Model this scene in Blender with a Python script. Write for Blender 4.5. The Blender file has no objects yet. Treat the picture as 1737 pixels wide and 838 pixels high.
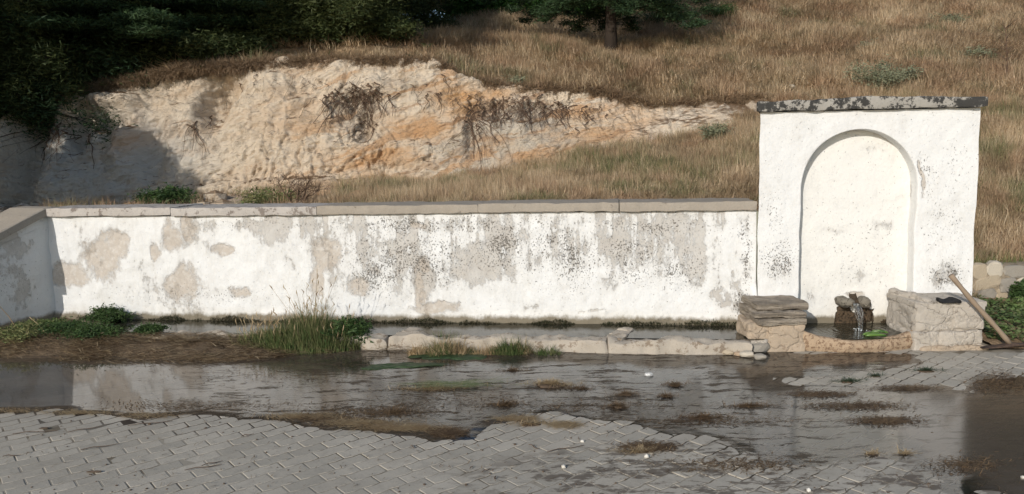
import bpy, math, random
import numpy as np
from mathutils import Vector, Matrix
PI = math.pi
random.seed(7); RS = np.random.RandomState(7)
scene = bpy.context.scene
C = scene.collection

# ------------------------------------------------------------------ camera
F, PW, PH = 1300.0, 1737.0, 838.0
CAMZ, PITCH, ROLL = 1.70, math.radians(6.54), math.radians(-1.09)
cam_d = bpy.data.cameras.new('camera'); cam = bpy.data.objects.new('camera', cam_d); C.objects.link(cam)
cam_d.sensor_width = 36.0; cam_d.lens = 36.0 * F / PW; cam_d.clip_end = 2000; cam_d.clip_start = 0.05
CM = Matrix.Rotation(PI/2 - PITCH, 4, 'X') @ Matrix.Rotation(ROLL, 4, 'Z')
cam.matrix_world = Matrix.Translation((0, 0, CAMZ)) @ CM
scene.camera = cam
scene.render.resolution_x = 1024; scene.render.resolution_y = 494

# ------------------------------------------------------------------ light
SUN_AZ, SUN_EL = math.radians(29), math.radians(23)          # az measured from -Y towards -X
to_sun = Vector((-math.sin(SUN_AZ)*math.cos(SUN_EL), -math.cos(SUN_AZ)*math.cos(SUN_EL), math.sin(SUN_EL)))
w = bpy.data.worlds.new('World'); scene.world = w; w.use_nodes = True
wn = w.node_tree.nodes; wl = w.node_tree.links
sky = wn.new('ShaderNodeTexSky'); sky.sky_type = 'NISHITA'; sky.sun_disc = False
sky.sun_elevation = SUN_EL; sky.sun_rotation = math.atan2(to_sun.x, to_sun.y)
sky.air_density = 1.0; sky.dust_density = .7; sky.ozone_density = 1.5
bg = wn['Background']; bg.inputs['Strength'].default_value = 0.105
wl.new(sky.outputs[0], bg.inputs['Color'])
sd = bpy.data.lights.new('sun', 'SUN'); sd.energy = 2.85; sd.angle = math.radians(0.5); sd.color = (1.0, 0.945, 0.87)
so = bpy.data.objects.new('sun', sd); C.objects.link(so)
so.rotation_euler = to_sun.to_track_quat('Z', 'Y').to_euler()
scene.view_settings.view_transform = 'Standard'; scene.view_settings.look = 'None'
scene.view_settings.exposure = 0.24; scene.view_settings.gamma = 1.0

# ------------------------------------------------------------------ pixel -> place
def ray(px, py):
    return CM.to_3x3() @ Vector(((px - PW/2)/F, -(py - PH/2)/F, -1.0))
def at(px, py, Y):
    d = ray(px, py); t = Y/d.y
    return Vector((d.x*t, Y, CAMZ + d.z*t))
G_Y0, G_S = 6.5, 0.022
def gz(Y): return (Y - G_Y0)*G_S if Y < 7.2 else (7.2-G_Y0)*G_S
def ground(px, py):
    d = ray(px, py)                     # CAMZ + d.z t = (d.y t - Y0) S
    t = (CAMZ + G_Y0*G_S)/(d.y*G_S - d.z)
    return Vector((d.x*t, d.y*t, CAMZ + d.z*t))
def atz(px, py, z):
    d = ray(px, py); t = (z - CAMZ)/d.z
    return Vector((d.x*t, d.y*t, z))

# ------------------------------------------------------------------ numpy noise
def _h(i, j, k, s):
    n = (i*374761393 + j*668265263 + k*1274126177 + s*974711) & 0xffffffff
    n = ((n ^ (n >> 13))*1103515245) & 0xffffffff
    n = ((n ^ (n >> 16))*2246822519) & 0xffffffff
    return ((n ^ (n >> 15)) & 0xffffff)/float(0xffffff)
def vnoise(x, y, z=0.0, s=0):
    x, y, z = np.broadcast_arrays(np.asarray(x, float), np.asarray(y, float), np.asarray(z, float))
    xi, yi, zi = np.floor(x).astype(np.int64), np.floor(y).astype(np.int64), np.floor(z).astype(np.int64)
    f = lambda t: t*t*t*(t*(t*6-15)+10)
    u, v, q = f(x-xi), f(y-yi), f(z-zi)
    r = 0
    for a in (0, 1):
        for b in (0, 1):
            for c in (0, 1):
                r = r + _h(xi+a, yi+b, zi+c, s)*(u if a else 1-u)*(v if b else 1-v)*(q if c else 1-q)
    return r*2-1
def fbm(x, y, z=0.0, o=4, s=0, g=0.5):
    r, a, k = 0, 1.0, 1.0
    for i in range(o):
        r = r + a*vnoise(np.asarray(x)*k, np.asarray(y)*k, np.asarray(z)*k, s+i*17); a *= g; k *= 2.03
    return r
def sstep(a, b, x):
    t = np.clip((np.asarray(x, float)-a)/(b-a), 0, 1); return t*t*(3-2*t)

# ------------------------------------------------------------------ mesh helpers
def mesh(name, V, Fc, mat=None, smooth=False, tri=None):
    me = bpy.data.meshes.new(name)
    V = np.asarray(V, dtype=np.float32)
    if isinstance(Fc, np.ndarray):
        n, k = Fc.shape
        me.vertices.add(len(V)); me.vertices.foreach_set('co', V.ravel())
        me.loops.add(n*k); me.loops.foreach_set('vertex_index', Fc.astype(np.int32).ravel())
        me.polygons.add(n); me.polygons.foreach_set('loop_start', np.arange(0, n*k, k, dtype=np.int32))
        me.polygons.foreach_set('loop_total', np.full(n, k, dtype=np.int32))
        me.update(calc_edges=True); me.validate()
    else:
        me.from_pydata([tuple(map(float, v)) for v in V], [], Fc); me.update()
    if mat: me.materials.append(mat)
    if smooth: me.polygons.foreach_set('use_smooth', [True]*len(me.polygons))
    return me
def link(name, me, parent=None, loc=(0, 0, 0)):
    o = bpy.data.objects.new(name, me); C.objects.link(o); o.location = loc
    if parent: o.parent = parent
    return o
def tag(o, label=None, cat=None, group=None, kind=None):
    if label: o['label'] = label
    if cat: o['category'] = cat
    if group: o['group'] = group
    if kind: o['kind'] = kind
    return o
def thing(name, label, cat, loc, group=None, rz=0):
    o = bpy.data.objects.new(name, None); C.objects.link(o); o.location = loc; o.rotation_euler = (0, 0, rz)
    o.empty_display_size = 0.1
    return tag(o, label, cat, group)
def wmesh(name, V, Fc, mat, parent=None, base=(0, 0, 0), smooth=False):
    """world-space verts -> object whose origin is at base (or relative to parent's location)"""
    b = np.array(parent.location if parent else base, float)
    me = mesh(name, np.asarray(V, float) - b, Fc, mat, smooth)
    return link(name, me, parent, (0, 0, 0) if parent else tuple(b))
class MB:
    def __init__(s): s.V, s.F, s.n = [], [], 0
    def add(s, V, Fc):
        V = [tuple(v) for v in V]; s.V += V; s.F += [tuple(i+s.n for i in f) for f in Fc]; s.n += len(V)
    def tube(s, pts, r, k=6, cap=True):
        pts = [Vector(p) for p in pts]; rr = r if hasattr(r, '__len__') else [r]*len(pts)
        V = []; up = Vector((0.13, 0.21, 1)).normalized()
        for i, p in enumerate(pts):
            d = (pts[min(i+1, len(pts)-1)] - pts[max(i-1, 0)]).normalized()
            a = d.cross(up)
            if a.length < .05: a = d.cross(Vector((1, 0, 0)))
            a.normalize(); b = d.cross(a)
            for j in range(k):
                t = 2*PI*j/k; V.append(p + (a*math.cos(t) + b*math.sin(t))*rr[i])
        Fc = [(i*k+j, i*k+(j+1) % k, (i+1)*k+(j+1) % k, (i+1)*k+j) for i in range(len(pts)-1) for j in range(k)]
        if cap: Fc += [tuple(range(k))[::-1], tuple((len(pts)-1)*k+j for j in range(k))]
        s.add(V, Fc)
def gridf(nu, nv, off=0):
    i = np.arange(nu-1)[:, None]; j = np.arange(nv-1)[None, :]
    a = (i*nv + j + off).ravel()
    return np.stack([a, a+nv, a+nv+1, a+1], 1)
def rough_block(cx, cy, cz, sx, sy, sz, rz=0, amp=.012, res=.05, seed=0, rnd=.02, frq=9.):
    """box with every face gridded, rounded edges and noise relief; world verts"""
    V, Fs, n = [], [], 0
    h = np.array([sx, sy, sz])/2
    for ax in range(3):
        for sg in (-1, 1):
            a, b = (ax+1) % 3, (ax+2) % 3
            na, nb = max(2, int(2*h[a]/res)+1), max(2, int(2*h[b]/res)+1)
            A, B = np.meshgrid(np.linspace(-h[a], h[a], na), np.linspace(-h[b], h[b], nb), indexing='ij')
            P = np.zeros((na*nb, 3)); P[:, a] = A.ravel(); P[:, b] = B.ravel(); P[:, ax] = sg*h[ax]
            Q = gridf(na, nb, n)
            if sg < 0: Q = Q[:, ::-1]
            V.append(P); Fs.append(Q); n += na*nb
    P = np.vstack(V); Q = np.vstack(Fs)
    r = min(rnd, h.min()*.8)
    inner = np.clip(P, -(h-r), h-r); d = P-inner; L = np.linalg.norm(d, axis=1)[:, None]; L[L == 0] = 1
    dn = d/L; P = inner + dn*r
    for c in range(3):
        P[:, c] += amp*fbm(P[:, 0]*frq+seed*3.1, P[:, 1]*frq, P[:, 2]*frq+c*7.7, 3, seed+c*5)
    c_, s_ = math.cos(rz), math.sin(rz)
    X = P[:, 0]*c_-P[:, 1]*s_+cx; Y = P[:, 0]*s_+P[:, 1]*c_+cy
    return np.stack([X, Y, P[:, 2]+cz], 1), Q
def rock_verts(r, seed, sub=2, sq=(1, 1, .7)):
    import bmesh
    bm = bmesh.new(); bmesh.ops.create_icosphere(bm, subdivisions=sub, radius=1.0)
    P = np.array([v.co[:] for v in bm.verts]); Fc = [tuple(v.index for v in f.verts) for f in bm.faces]; bm.free()
    n = 1 + .28*fbm(P[:, 0]*1.3+seed*5.3, P[:, 1]*1.3, P[:, 2]*1.3, 3, seed)
    P = P*n[:, None]; P = np.sign(P)*np.abs(P)**.82
    return P*np.array(sq)*r, Fc

# ------------------------------------------------------------------ material helpers
class M:
    def __init__(s, name):
        s.m = bpy.data.materials.new(name); s.m.use_nodes = True; s.t = s.m.node_tree; s.n = s.t.nodes; s.l = s.t.links
        s.b = s.n['Principled BSDF']; s.out = s.n['Material Output']; s._pos = None
    def put(s, sock, v):
        if isinstance(v, bpy.types.NodeSocket): s.l.new(v, sock)
        elif v is not None:
            if sock.type == 'RGBA' and len(v) == 3: v = (*v, 1)
            sock.default_value = v
    @property
    def pos(s):
        if s._pos is None: s._pos = s.n.new('ShaderNodeNewGeometry').outputs['Position']
        return s._pos
    def math(s, op, a, b=None, c=None, clamp=False):
        n = s.n.new('ShaderNodeMath'); n.operation = op; n.use_clamp = clamp
        s.put(n.inputs[0], a)
        if b is not None: s.put(n.inputs[1], b)
        if c is not None: s.put(n.inputs[2], c)
        return n.outputs[0]
    def vm(s, op, a, b=None):
        n = s.n.new('ShaderNodeVectorMath'); n.operation = op; s.put(n.inputs[0], a)
        if b is not None: s.put(n.inputs[1], b)
        return n.outputs['Value'] if op in ('LENGTH', 'DOT_PRODUCT') else n.outputs[0]
    def sep(s, v):
        n = s.n.new('ShaderNodeSeparateXYZ'); s.put(n.inputs[0], v); return n.outputs
    def comb(s, x, y, z):
        n = s.n.new('ShaderNodeCombineXYZ')
        for i, q in enumerate((x, y, z)): s.put(n.inputs[i], q)
        return n.outputs[0]
    def noise(s, scale=1., detail=4., vec=None, rough=.55, st=None, dist=0.):
        n = s.n.new('ShaderNodeTexNoise'); v = vec or s.pos
        if st: v = s.vm('MULTIPLY', v, st)
        s.put(n.inputs['Vector'], v); n.inputs['Scale'].default_value = scale
        n.inputs['Detail'].default_value = detail; n.inputs['Roughness'].default_value = rough; n.inputs['Distortion'].default_value = dist
        return n.outputs['Fac']
    def vor(s, scale, vec=None, feat='F1', out='Distance', st=None):
        n = s.n.new('ShaderNodeTexVoronoi'); n.feature = feat; v = vec or s.pos
        if st: v = s.vm('MULTIPLY', v, st)
        s.put(n.inputs['Vector'], v); n.inputs['Scale'].default_value = scale
        return n.outputs[out]
    def ss(s, a, b, v, lo=0., hi=1.):
        n = s.n.new('ShaderNodeMapRange'); n.interpolation_type = 'SMOOTHSTEP'
        s.put(n.inputs['Value'], v); n.inputs['From Min'].default_value = a; n.inputs['From Max'].default_value = b
        n.inputs['To Min'].default_value = lo; n.inputs['To Max'].default_value = hi
        return n.outputs[0]
    def mix(s, f, a, b, mode='MIX'):
        n = s.n.new('ShaderNodeMix'); n.data_type = 'RGBA'; n.blend_type = mode
        s.put(n.inputs['Factor'], f); s.put(n.inputs['A'], None); s.put(n.inputs[6], a); s.put(n.inputs[7], b)
        return n.outputs[2]
    def ramp(s, f, stops):
        n = s.n.new('ShaderNodeValToRGB'); s.put(n.inputs[0], f); e = n.color_ramp.elements
        while len(e) < len(stops): e.new(.5)
        for i, (p, c) in enumerate(stops): e[i].position = p; e[i].color = (*c, 1)
        return n.outputs[0]
    def bump(s, h, strength=.5, dist=.01, normal=None):
        n = s.n.new('ShaderNodeBump'); s.put(n.inputs['Height'], h); n.inputs['Strength'].default_value = strength
        n.inputs['Distance'].default_value = dist
        if normal: s.put(n.inputs['Normal'], normal)
        return n.outputs[0]
    def rnd(s):
        return s.n.new('ShaderNodeObjectInfo').outputs['Random']
    def island(s):
        return s.n.new('ShaderNodeNewGeometry').outputs['Random Per Island']
    def blob(s, cx, cz, rx, rz, vec, soft=.5):
        """1 inside an ellipse in the X,Z plane of vec"""
        d = s.vm('MULTIPLY', s.vm('SUBTRACT', vec, (cx, 0, cz)), (1/rx, 0, 1/rz))
        return s.ss(1.0, 1.0-soft, s.vm('LENGTH', d))
    def mx(s, *a):
        r = a[0]
        for q in a[1:]: r = s.math('MAXIMUM', r, q)
        return r
    def set(s, col=None, rough=.9, normal=None, spec=.3, **k):
        s.put(s.b.inputs['Base Color'], col); s.put(s.b.inputs['Roughness'], rough)
        s.b.inputs['Specular IOR Level'].default_value = spec
        if normal: s.put(s.b.inputs['Normal'], normal)
        for a, v in k.items(): s.put(s.b.inputs[a.replace('_', ' ')], v)
        return s.m
def warp(m, sc, amt, vec=None):
    n = m.n.new('ShaderNodeTexNoise'); m.put(n.inputs['Vector'], vec or m.pos); n.inputs['Scale'].default_value = sc; n.inputs['Detail'].default_value = 5
    d = m.vm('MULTIPLY', m.vm('SUBTRACT', n.outputs['Color'], (.5, .5, .5)), (amt, amt, amt))
    return m.vm('ADD', vec or m.pos, d)

# ------------------------------------------------------------------ places that other things refer to
WA, WB = Vector((-4.87, 8.03, 0)), Vector((2.262, 7.06, 0))       # front face of the long wall
WD = (WB-WA).normalized(); WN = Vector((WD.y, -WD.x, 0))          # WN points to the camera
WL = (WB-WA).length; WROT = math.atan2(WD.y, WD.x)
def wallY(X): return WA.y + (X-WA.x)*WD.y/WD.x
FA, FB = Vector((2.262, 7.0, 0)), Vector((4.19, 6.9, 0))          # front face of the fountain
FD = (FB-FA).normalized(); FN = Vector((FD.y, -FD.x, 0)); FROT = math.atan2(FD.y, FD.x)
def wallpx(px, py):
    d = ray(px, py); t = (WA.y*WD.x - WA.x*WD.y)/(d.y*WD.x - d.x*WD.y); return Vector((d.x*t, d.y*t, CAMZ+d.z*t))
def founpx(px, py, back=0.):
    a = FA - FN*back; d = ray(px, py); t = (a.y*FD.x - a.x*FD.y)/(d.y*FD.x - d.x*FD.y); return Vector((d.x*t, d.y*t, CAMZ+d.z*t))
WATER = 0.112

# ------------------------------------------------------------------ materials
def mat_whitewash(name, patches, specks, streaks=True, base=(.72, .72, .705), moss=.15, tint=None, fp=wallpx, greys=(), flk=.75):
    m = M(name); wv = warp(m, 5., .16); wv2 = warp(m, 16., .09, wv)
    pm = None
    pn = m.math('MULTIPLY', m.math('SUBTRACT', m.noise(5.5, 9, rough=.75, st=(1, 1, .8)), .5), 2.4)
    for (px, py, rx, ry) in patches:
        c = fp(px, py); k = c.y/F
        d_ = m.vm('LENGTH', m.vm('MULTIPLY', m.vm('SUBTRACT', wv, (c.x, 0, c.z)), (.95/(rx*k), 0, .95/(ry*k))))
        b = m.ss(-.14, .34, m.math('ADD', m.math('SUBTRACT', 1., d_), pn)); pm = b if pm is None else m.math('MAXIMUM', pm, b)
    if pm is None: pm = m.math('MULTIPLY', 0., 0.)
    sp = None
    for (px, py, rx, ry, st) in specks:
        c = fp(px, py); k = c.y/F
        b = m.math('MULTIPLY', m.blob(c.x, c.z, rx*k, ry*k, wv, .9), st); sp = b if sp is None else m.math('MAXIMUM', sp, b)
    if sp is None: sp = m.math('MULTIPLY', 0., 0.)
    gm = m.math('MULTIPLY', 0., 0.)
    for (px, py, rx, ry, st) in greys:
        c = fp(px, py); k = c.y/F
        gm = m.math('MAXIMUM', gm, m.math('MULTIPLY', m.blob(c.x, c.z, rx*k, ry*k, wv2, .85), st))
    z = m.sep(m.pos)[2]
    big = m.noise(1.4, 5); fine = m.noise(38, 4, rough=.7); mid = m.noise(9, 6, rough=.65)
    cov = m.noise(2.4, 10, st=(1, 1, .55), rough=.78, vec=warp(m, 2., .2))
    cov2 = m.noise(11., 8, st=(1, 1, .7), rough=.8)
    W = m.math('ADD', m.math('MULTIPLY', cov, .65), m.math('MULTIPLY', cov2, .35))
    W = m.math('ADD', W, m.math('ADD', m.math('MULTIPLY', sp, .085*flk), m.math('MULTIPLY', gm, .13)))
    if streaks:
        st = m.math('SUBTRACT', m.noise(1.0, 7, st=(10., 10., .8), rough=.65), .5)
        fade = m.math('MULTIPLY', m.ss(.2, 1.0, z), m.ss(-3.4, -1.0, m.sep(m.pos)[0], .4, 1.))
        W = m.math('ADD', W, m.math('MULTIPLY', m.math('MULTIPLY', st, fade), .50))
        W = m.math('ADD', W, m.math('MULTIPLY', m.math('MULTIPLY', fade, m.ss(.8, 1.19, z)), .03))
    W = m.math('ADD', W, (flk-.75)*.09)
    worn = m.ss(.552, .615, W); faint = m.ss(.45, .55, W)
    col = m.mix(m.math('MULTIPLY', faint, .42), base, (.60, .585, .55))
    under = m.mix(m.ss(.35, .65, m.noise(5, 6, rough=.7)), (.50, .475, .435), (.42, .385, .34))
    col = m.mix(m.math('MULTIPLY', worn, .78), col, under)
    patchcol = m.mix(m.ss(.3, .7, m.noise(20, 5, rough=.7)), (.50, .44, .37), (.42, .365, .305))
    col = m.mix(m.math('MULTIPLY', pm, m.ss(.30, .55, m.noise(17, 6, rough=.75), .45, .85)), col, patchcol)
    flake = worn
    # dark lichen specks: small irregular flecks whose number follows the stained areas
    fl = m.noise(80, 3, vec=warp(m, 30, .03), rough=.6, st=(1, 1, .75))
    thr = m.math('SUBTRACT', .685, m.math('MULTIPLY', m.math('MULTIPLY', sp, m.ss(.36, .62, m.noise(5, 5, rough=.7), .35, 1.1)), .20))
    fleck = m.math('MULTIPLY', m.ss(0., .03, m.math('SUBTRACT', fl, thr)), .85)
    f2 = m.noise(26, 3, rough=.6)
    fleck2 = m.math('MULTIPLY', m.ss(0., .03, m.math('SUBTRACT', f2, m.math('SUBTRACT', .76, m.math('MULTIPLY', sp, .15)))), .8)
    fleck = m.math('MAXIMUM', fleck, fleck2)
    col = m.mix(fleck, col, (.13, .115, .095))
    zz = m.math('ADD', z, m.math('MULTIPLY', m.math('SUBTRACT', m.noise(7, 6, st=(1, 1, .6), rough=.7), .5), .12))
    col = m.mix(m.ss(moss+.05, moss, zz), col, (.09, .075, .05))
    col = m.mix(m.ss(moss+.12, moss+.02, zz, 0., .22), col, (.55, .48, .36))
    if tint: col = m.mix(1., col, tint, 'MULTIPLY')
    h = m.math('SUBTRACT', m.math('ADD', m.math('MULTIPLY', fine, .25), m.math('MULTIPLY', mid, .7)), m.math('ADD', m.math('MULTIPLY', pm, .5), m.math('MULTIPLY', fleck, .35)))
    h = m.math('SUBTRACT', h, m.math('MULTIPLY', flake, .25))
    return m.set(col, .92, m.bump(h, .85, .018), .2)

def mat_concrete(name, a, b, dark=None, dark_amt=0., sc=1., thr=.52):
    m = M(name)
    n1 = m.noise(6*sc, 8, rough=.7); n2 = m.noise(60*sc, 4, rough=.8)
    col = m.mix(n1, a, b); col = m.mix(m.ss(.35, .75, n2, 0., .45), col, tuple(x*.55 for x in a))
    if dark:
        col = m.mix(m.math('MULTIPLY', m.ss(thr, thr+.05, m.noise(11*sc, 9, rough=.75)), dark_amt), col, dark)
    h = m.math('ADD', m.math('MULTIPLY', n1, .6), m.math('MULTIPLY', n2, .4))
    return m.set(col, .93, m.bump(h, .7, .012), .2)

MW = mat_whitewash('whitewash_wall',
    [(118, 466, 44, 22), (172, 440, 34, 36), (200, 415, 22, 24), (308, 480, 36, 32), (290, 402, 18, 26), (318, 388, 13, 26), (383, 424, 20, 9),
     (552, 428, 25, 32), (538, 478, 12, 32), (606, 486, 22, 18), (708, 382, 12, 8), (712, 490, 10, 38), (735, 522, 42, 9), (406, 494, 16, 11),
     (722, 450, 12, 16), (262, 428, 10, 16)],
    [(690, 440, 190, 80, .75), (860, 420, 120, 70, .8), (960, 440, 90, 90, .85), (1080, 440, 90, 70, .8), (1160, 455, 60, 60, .85), (640, 470, 80, 50, .85),
     (1265, 420, 14, 130, .9), (1262, 520, 24, 40, 1.), (760, 380, 330, 26, .9), (1110, 385, 170, 26, .7), (330, 500, 260, 30, .42), (440, 380, 200, 16, .5)],
    greys=[(940, 420, 16, 60, .8), (905, 455, 24, 40, .6), (1030, 480, 26, 24, .7), (1215, 500, 30, 22, .9), (1230, 515, 26, 14, .8), (905, 520, 30, 8, .5),
           (1000, 527, 40, 5, .8), (1180, 460, 30, 60, .5), (640, 430, 80, 55, .8), (800, 450, 90, 60, .75), (450, 390, 90, 36, .7), (1100, 430, 120, 60, .5), (860, 400, 60, 40, .8), (740, 480, 60, 40, .6), (590, 470, 60, 50, .7), (200, 395, 60, 20, .4), (420, 440, 30, 20, .4)])
MFo = mat_whitewash('whitewash_fountain', [(1562, 300, 4, 30), (1366, 392, 5, 16)],
    [(1322, 445, 46, 52, 1.), (1310, 360, 30, 60, .5), (1608, 465, 46, 44, .95), (1572, 300, 22, 60, .65), (1620, 300, 40, 80, .35), (1600, 390, 50, 60, .45)],
    streaks=False, base=(.73, .728, .71), moss=.02, fp=founpx, flk=.3,
    greys=[(1300, 350, 14, 60, .5), (1325, 460, 40, 40, .7), (1610, 470, 45, 30, .5), (1500, 380, 30, 8, .3)])
MNi = mat_whitewash('whitewash_niche', [(1450, 500, 16, 5)],
    [(1450, 520, 60, 30, .5), (1480, 390, 60, 22, .45), (1455, 430, 90, 90, .25)], streaks=False, base=(.74, .727, .685), moss=.15, flk=.18, fp=lambda x, y: founpx(x, y, .13),
    greys=[(1495, 382, 40, 12, 1.), (1420, 390, 40, 9, .7), (1450, 470, 40, 30, .6), (1540, 440, 14, 60, .7), (1380, 500, 20, 40, .6), (1470, 250, 60, 12, .5)])
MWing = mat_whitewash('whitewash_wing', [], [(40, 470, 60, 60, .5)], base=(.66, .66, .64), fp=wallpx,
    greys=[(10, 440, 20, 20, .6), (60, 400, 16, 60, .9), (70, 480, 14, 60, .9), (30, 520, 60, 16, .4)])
MCop = mat_concrete('coping_concrete', (.41, .36, .295), (.29, .255, .21), (.12, .10, .085), .6, thr=.60)
MCopW = mat_concrete('coping_concrete_limed', (.58, .545, .50), (.34, .30, .26), (.15, .12, .10), .75, thr=.53)
MCap = mat_concrete('cap_stone_lichen', (.42, .395, .35), (.29, .27, .235), (.035, .034, .032), .95, .75, thr=.47)
MTrough = mat_concrete('trough_stone', (.50, .445, .37), (.33, .285, .23), (.17, .125, .085), .75, 1.3, thr=.54)
MSeatSlate = M('seat_flagstone')
_n = MSeatSlate.noise(3, 8, st=(1.2, 1.2, 16), rough=.65); _n2 = MSeatSlate.noise(30, 6, rough=.7)
MSeatSlate = MSeatSlate.set(MSeatSlate.mix(MSeatSlate.ss(.35, .65, _n), (.42, .36, .285), (.22, .185, .145)), .9,
    MSeatSlate.bump(MSeatSlate.math('ADD', _n, MSeatSlate.math('MULTIPLY', _n2, .5)), 1., .05), .2)
def mat_rubble(name, a, b, dark):
    m = M(name); wv = warp(m, 6, .22); e = m.vor(4.2, wv, 'DISTANCE_TO_EDGE', 'Distance', st=(1, 1, 1.4)); cellc = m.vor(4.2, wv, 'F1', 'Color', st=(1, 1, 1.4))
    n1 = m.noise(9, 9, rough=.75); n2 = m.noise(70, 5, rough=.8)
    col = m.mix(n1, a, b); col = m.mix(m.math('MULTIPLY', m.sep(cellc)[0], .35), col, tuple(x*.75 for x in a))
    col = m.mix(m.ss(.03, .0, e, 0, .35), col, tuple(x*.6 for x in b))
    col = m.mix(m.math('MULTIPLY', m.ss(.56, .62, m.noise(16, 9, rough=.78)), .7), col, dark)
    h = m.math('ADD', m.math('MULTIPLY', m.ss(.0, .06, e), .22), m.math('ADD', m.math('MULTIPLY', n1, .8), m.math('MULTIPLY', n2, .25)))
    return m.set(col, .93, m.bump(h, .9, .03), .2)
MSeatTan = mat_rubble('seat_sandstone', (.52, .42, .31), (.40, .315, .235), (.22, .15, .10))
MSeatPale = mat_rubble('seat_limed_rubble', (.55, .50, .43), (.43, .38, .32), (.17, .14, .11))
MRim = mat_concrete('basin_sandstone', (.50, .37, .25), (.35, .26, .175), (.15, .09, .055), .8, 3.0, thr=.50)
MSpout = mat_concrete('spout_stone', (.26, .235, .19), (.15, .13, .10), (.03, .026, .02), .8, 2)
MDark = mat_concrete('wet_moss_stain', (.045, .035, .025), (.15, .10, .06), (.02, .018, .012), .8, 5, .5)
def mat_simple(name, a, b, sc=8, rough=.85, bump=.4, spec=.3):
    m = M(name); n = m.noise(sc, 5, rough=.65)
    return m.set(m.mix(m.ss(.3, .7, n), a, b), rough, m.bump(n, bump, .01), spec)
MStone = [mat_concrete('rubble_'+n, a, b, (.2, .16, .12), .4, 1.5, .6) for n, a, b in
          (('tan', (.50, .42, .31), (.38, .31, .22)), ('cream', (.60, .54, .44), (.48, .42, .33)), ('grey', (.36, .33, .28), (.28, .25, .21)), ('rust', (.46, .34, .24), (.38, .29, .2)))]
MMortar = mat_concrete('rubble_mortar', (.36, .30, .22), (.25, .20, .14), (.1, .08, .06), .4)
MWood = M('worn_handle_wood'); _n = MWood.noise(10, 6, st=(1, 1, 1), rough=.7)
MWood = MWood.set(MWood.mix(_n, (.34, .26, .185), (.22, .165, .115)), .7, MWood.bump(_n, .4, .004), .3)
MIron = mat_simple('rusty_iron', (.10, .065, .045), (.05, .035, .028), 40, .75)
MBlack = mat_simple('black_cloth', (.012, .012, .013), (.02, .02, .021), 30, .9)
MWhiteS = mat_simple('white_limestone', (.72, .69, .62), (.55, .51, .44), 18)
MBark = M('bark'); _n = MBark.noise(6, 8, st=(3, 3, .7), rough=.7)
MBark = MBark.set(MBark.mix(_n, (.022, .017, .013), (.075, .058, .046)), .95, MBark.bump(_n, 1., .05), .15)
MRoot = mat_simple('root_bark', (.16, .105, .07), (.075, .048, .033), 14, .95)
MTwig = mat_simple('dry_twig', (.33, .26, .18), (.19, .14, .09), 14, .9)

def mat_leaf(name, cols, rough=.6, trans=.25, sc=1.2, posamt=.5, spec=.25):
    m = M(name)
    f = m.math('ADD', m.math('MULTIPLY', m.island(), 1-posamt), m.math('MULTIPLY', m.ss(.3, .7, m.noise(sc, 3)), posamt))
    f = m.math('FRACT', m.math('MULTIPLY', m.math('ADD', f, m.math('MULTIPLY', m.rnd(), .15)), .999))
    n = len(cols); col = m.ramp(f, [(i/(n-1), c) for i, c in enumerate(cols)])
    tr = m.n.new('ShaderNodeBsdfTranslucent'); m.put(tr.inputs['Color'], col)
    mx_ = m.n.new('ShaderNodeMixShader'); mx_.inputs[0].default_value = trans
    m.set(col, rough, None, spec); m.l.new(m.b.outputs[0], mx_.inputs[1]); m.l.new(tr.outputs[0], mx_.inputs[2])
    m.l.new(mx_.outputs[0], m.out.inputs[0]); return m.m
MCedar = mat_leaf('cedar_needles', [(.020, .042, .018), (.035, .068, .026), (.055, .095, .038), (.028, .055, .028)])
MPine = mat_leaf('pine_needles', [(.035, .052, .018), (.055, .078, .026), (.080, .095, .032), (.035, .058, .022)])
MHedge = mat_leaf('hedge_leaves', [(.04, .10, .025), (.07, .165, .04), (.10, .21, .055), (.045, .11, .03)])
MOlive = mat_leaf('grey_green_leaves', [(.15, .17, .10), (.20, .21, .13), (.26, .27, .17), (.18, .18, .11)])
MWeed = mat_leaf('weed_blades', [(.055, .095, .028), (.085, .135, .040), (.15, .185, .065), (.27, .25, .115), (.07, .11, .035)], sc=4)
MWeedD = mat_leaf('dark_weed', [(.030, .060, .020), (.045, .085, .027), (.07, .115, .035), (.035, .065, .022)], sc=4)
MClover = mat_leaf('clover_leaves', [(.07, .125, .035), (.10, .165, .05), (.15, .215, .075), (.20, .20, .10), (.08, .14, .04)], sc=5)
MStraw = mat_leaf('straw', [(.42, .31, .175), (.30, .205, .11), (.52, .41, .25), (.20, .13, .07)], sc=3)
MStrawD = mat_leaf('wet_straw', [(.16, .105, .058), (.095, .06, .035), (.25, .17, .095), (.06, .04, .026)], sc=3)
MAlgae = mat_simple('green_algae', (.018, .042, .016), (.04, .065, .025), 25, .5)
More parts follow.
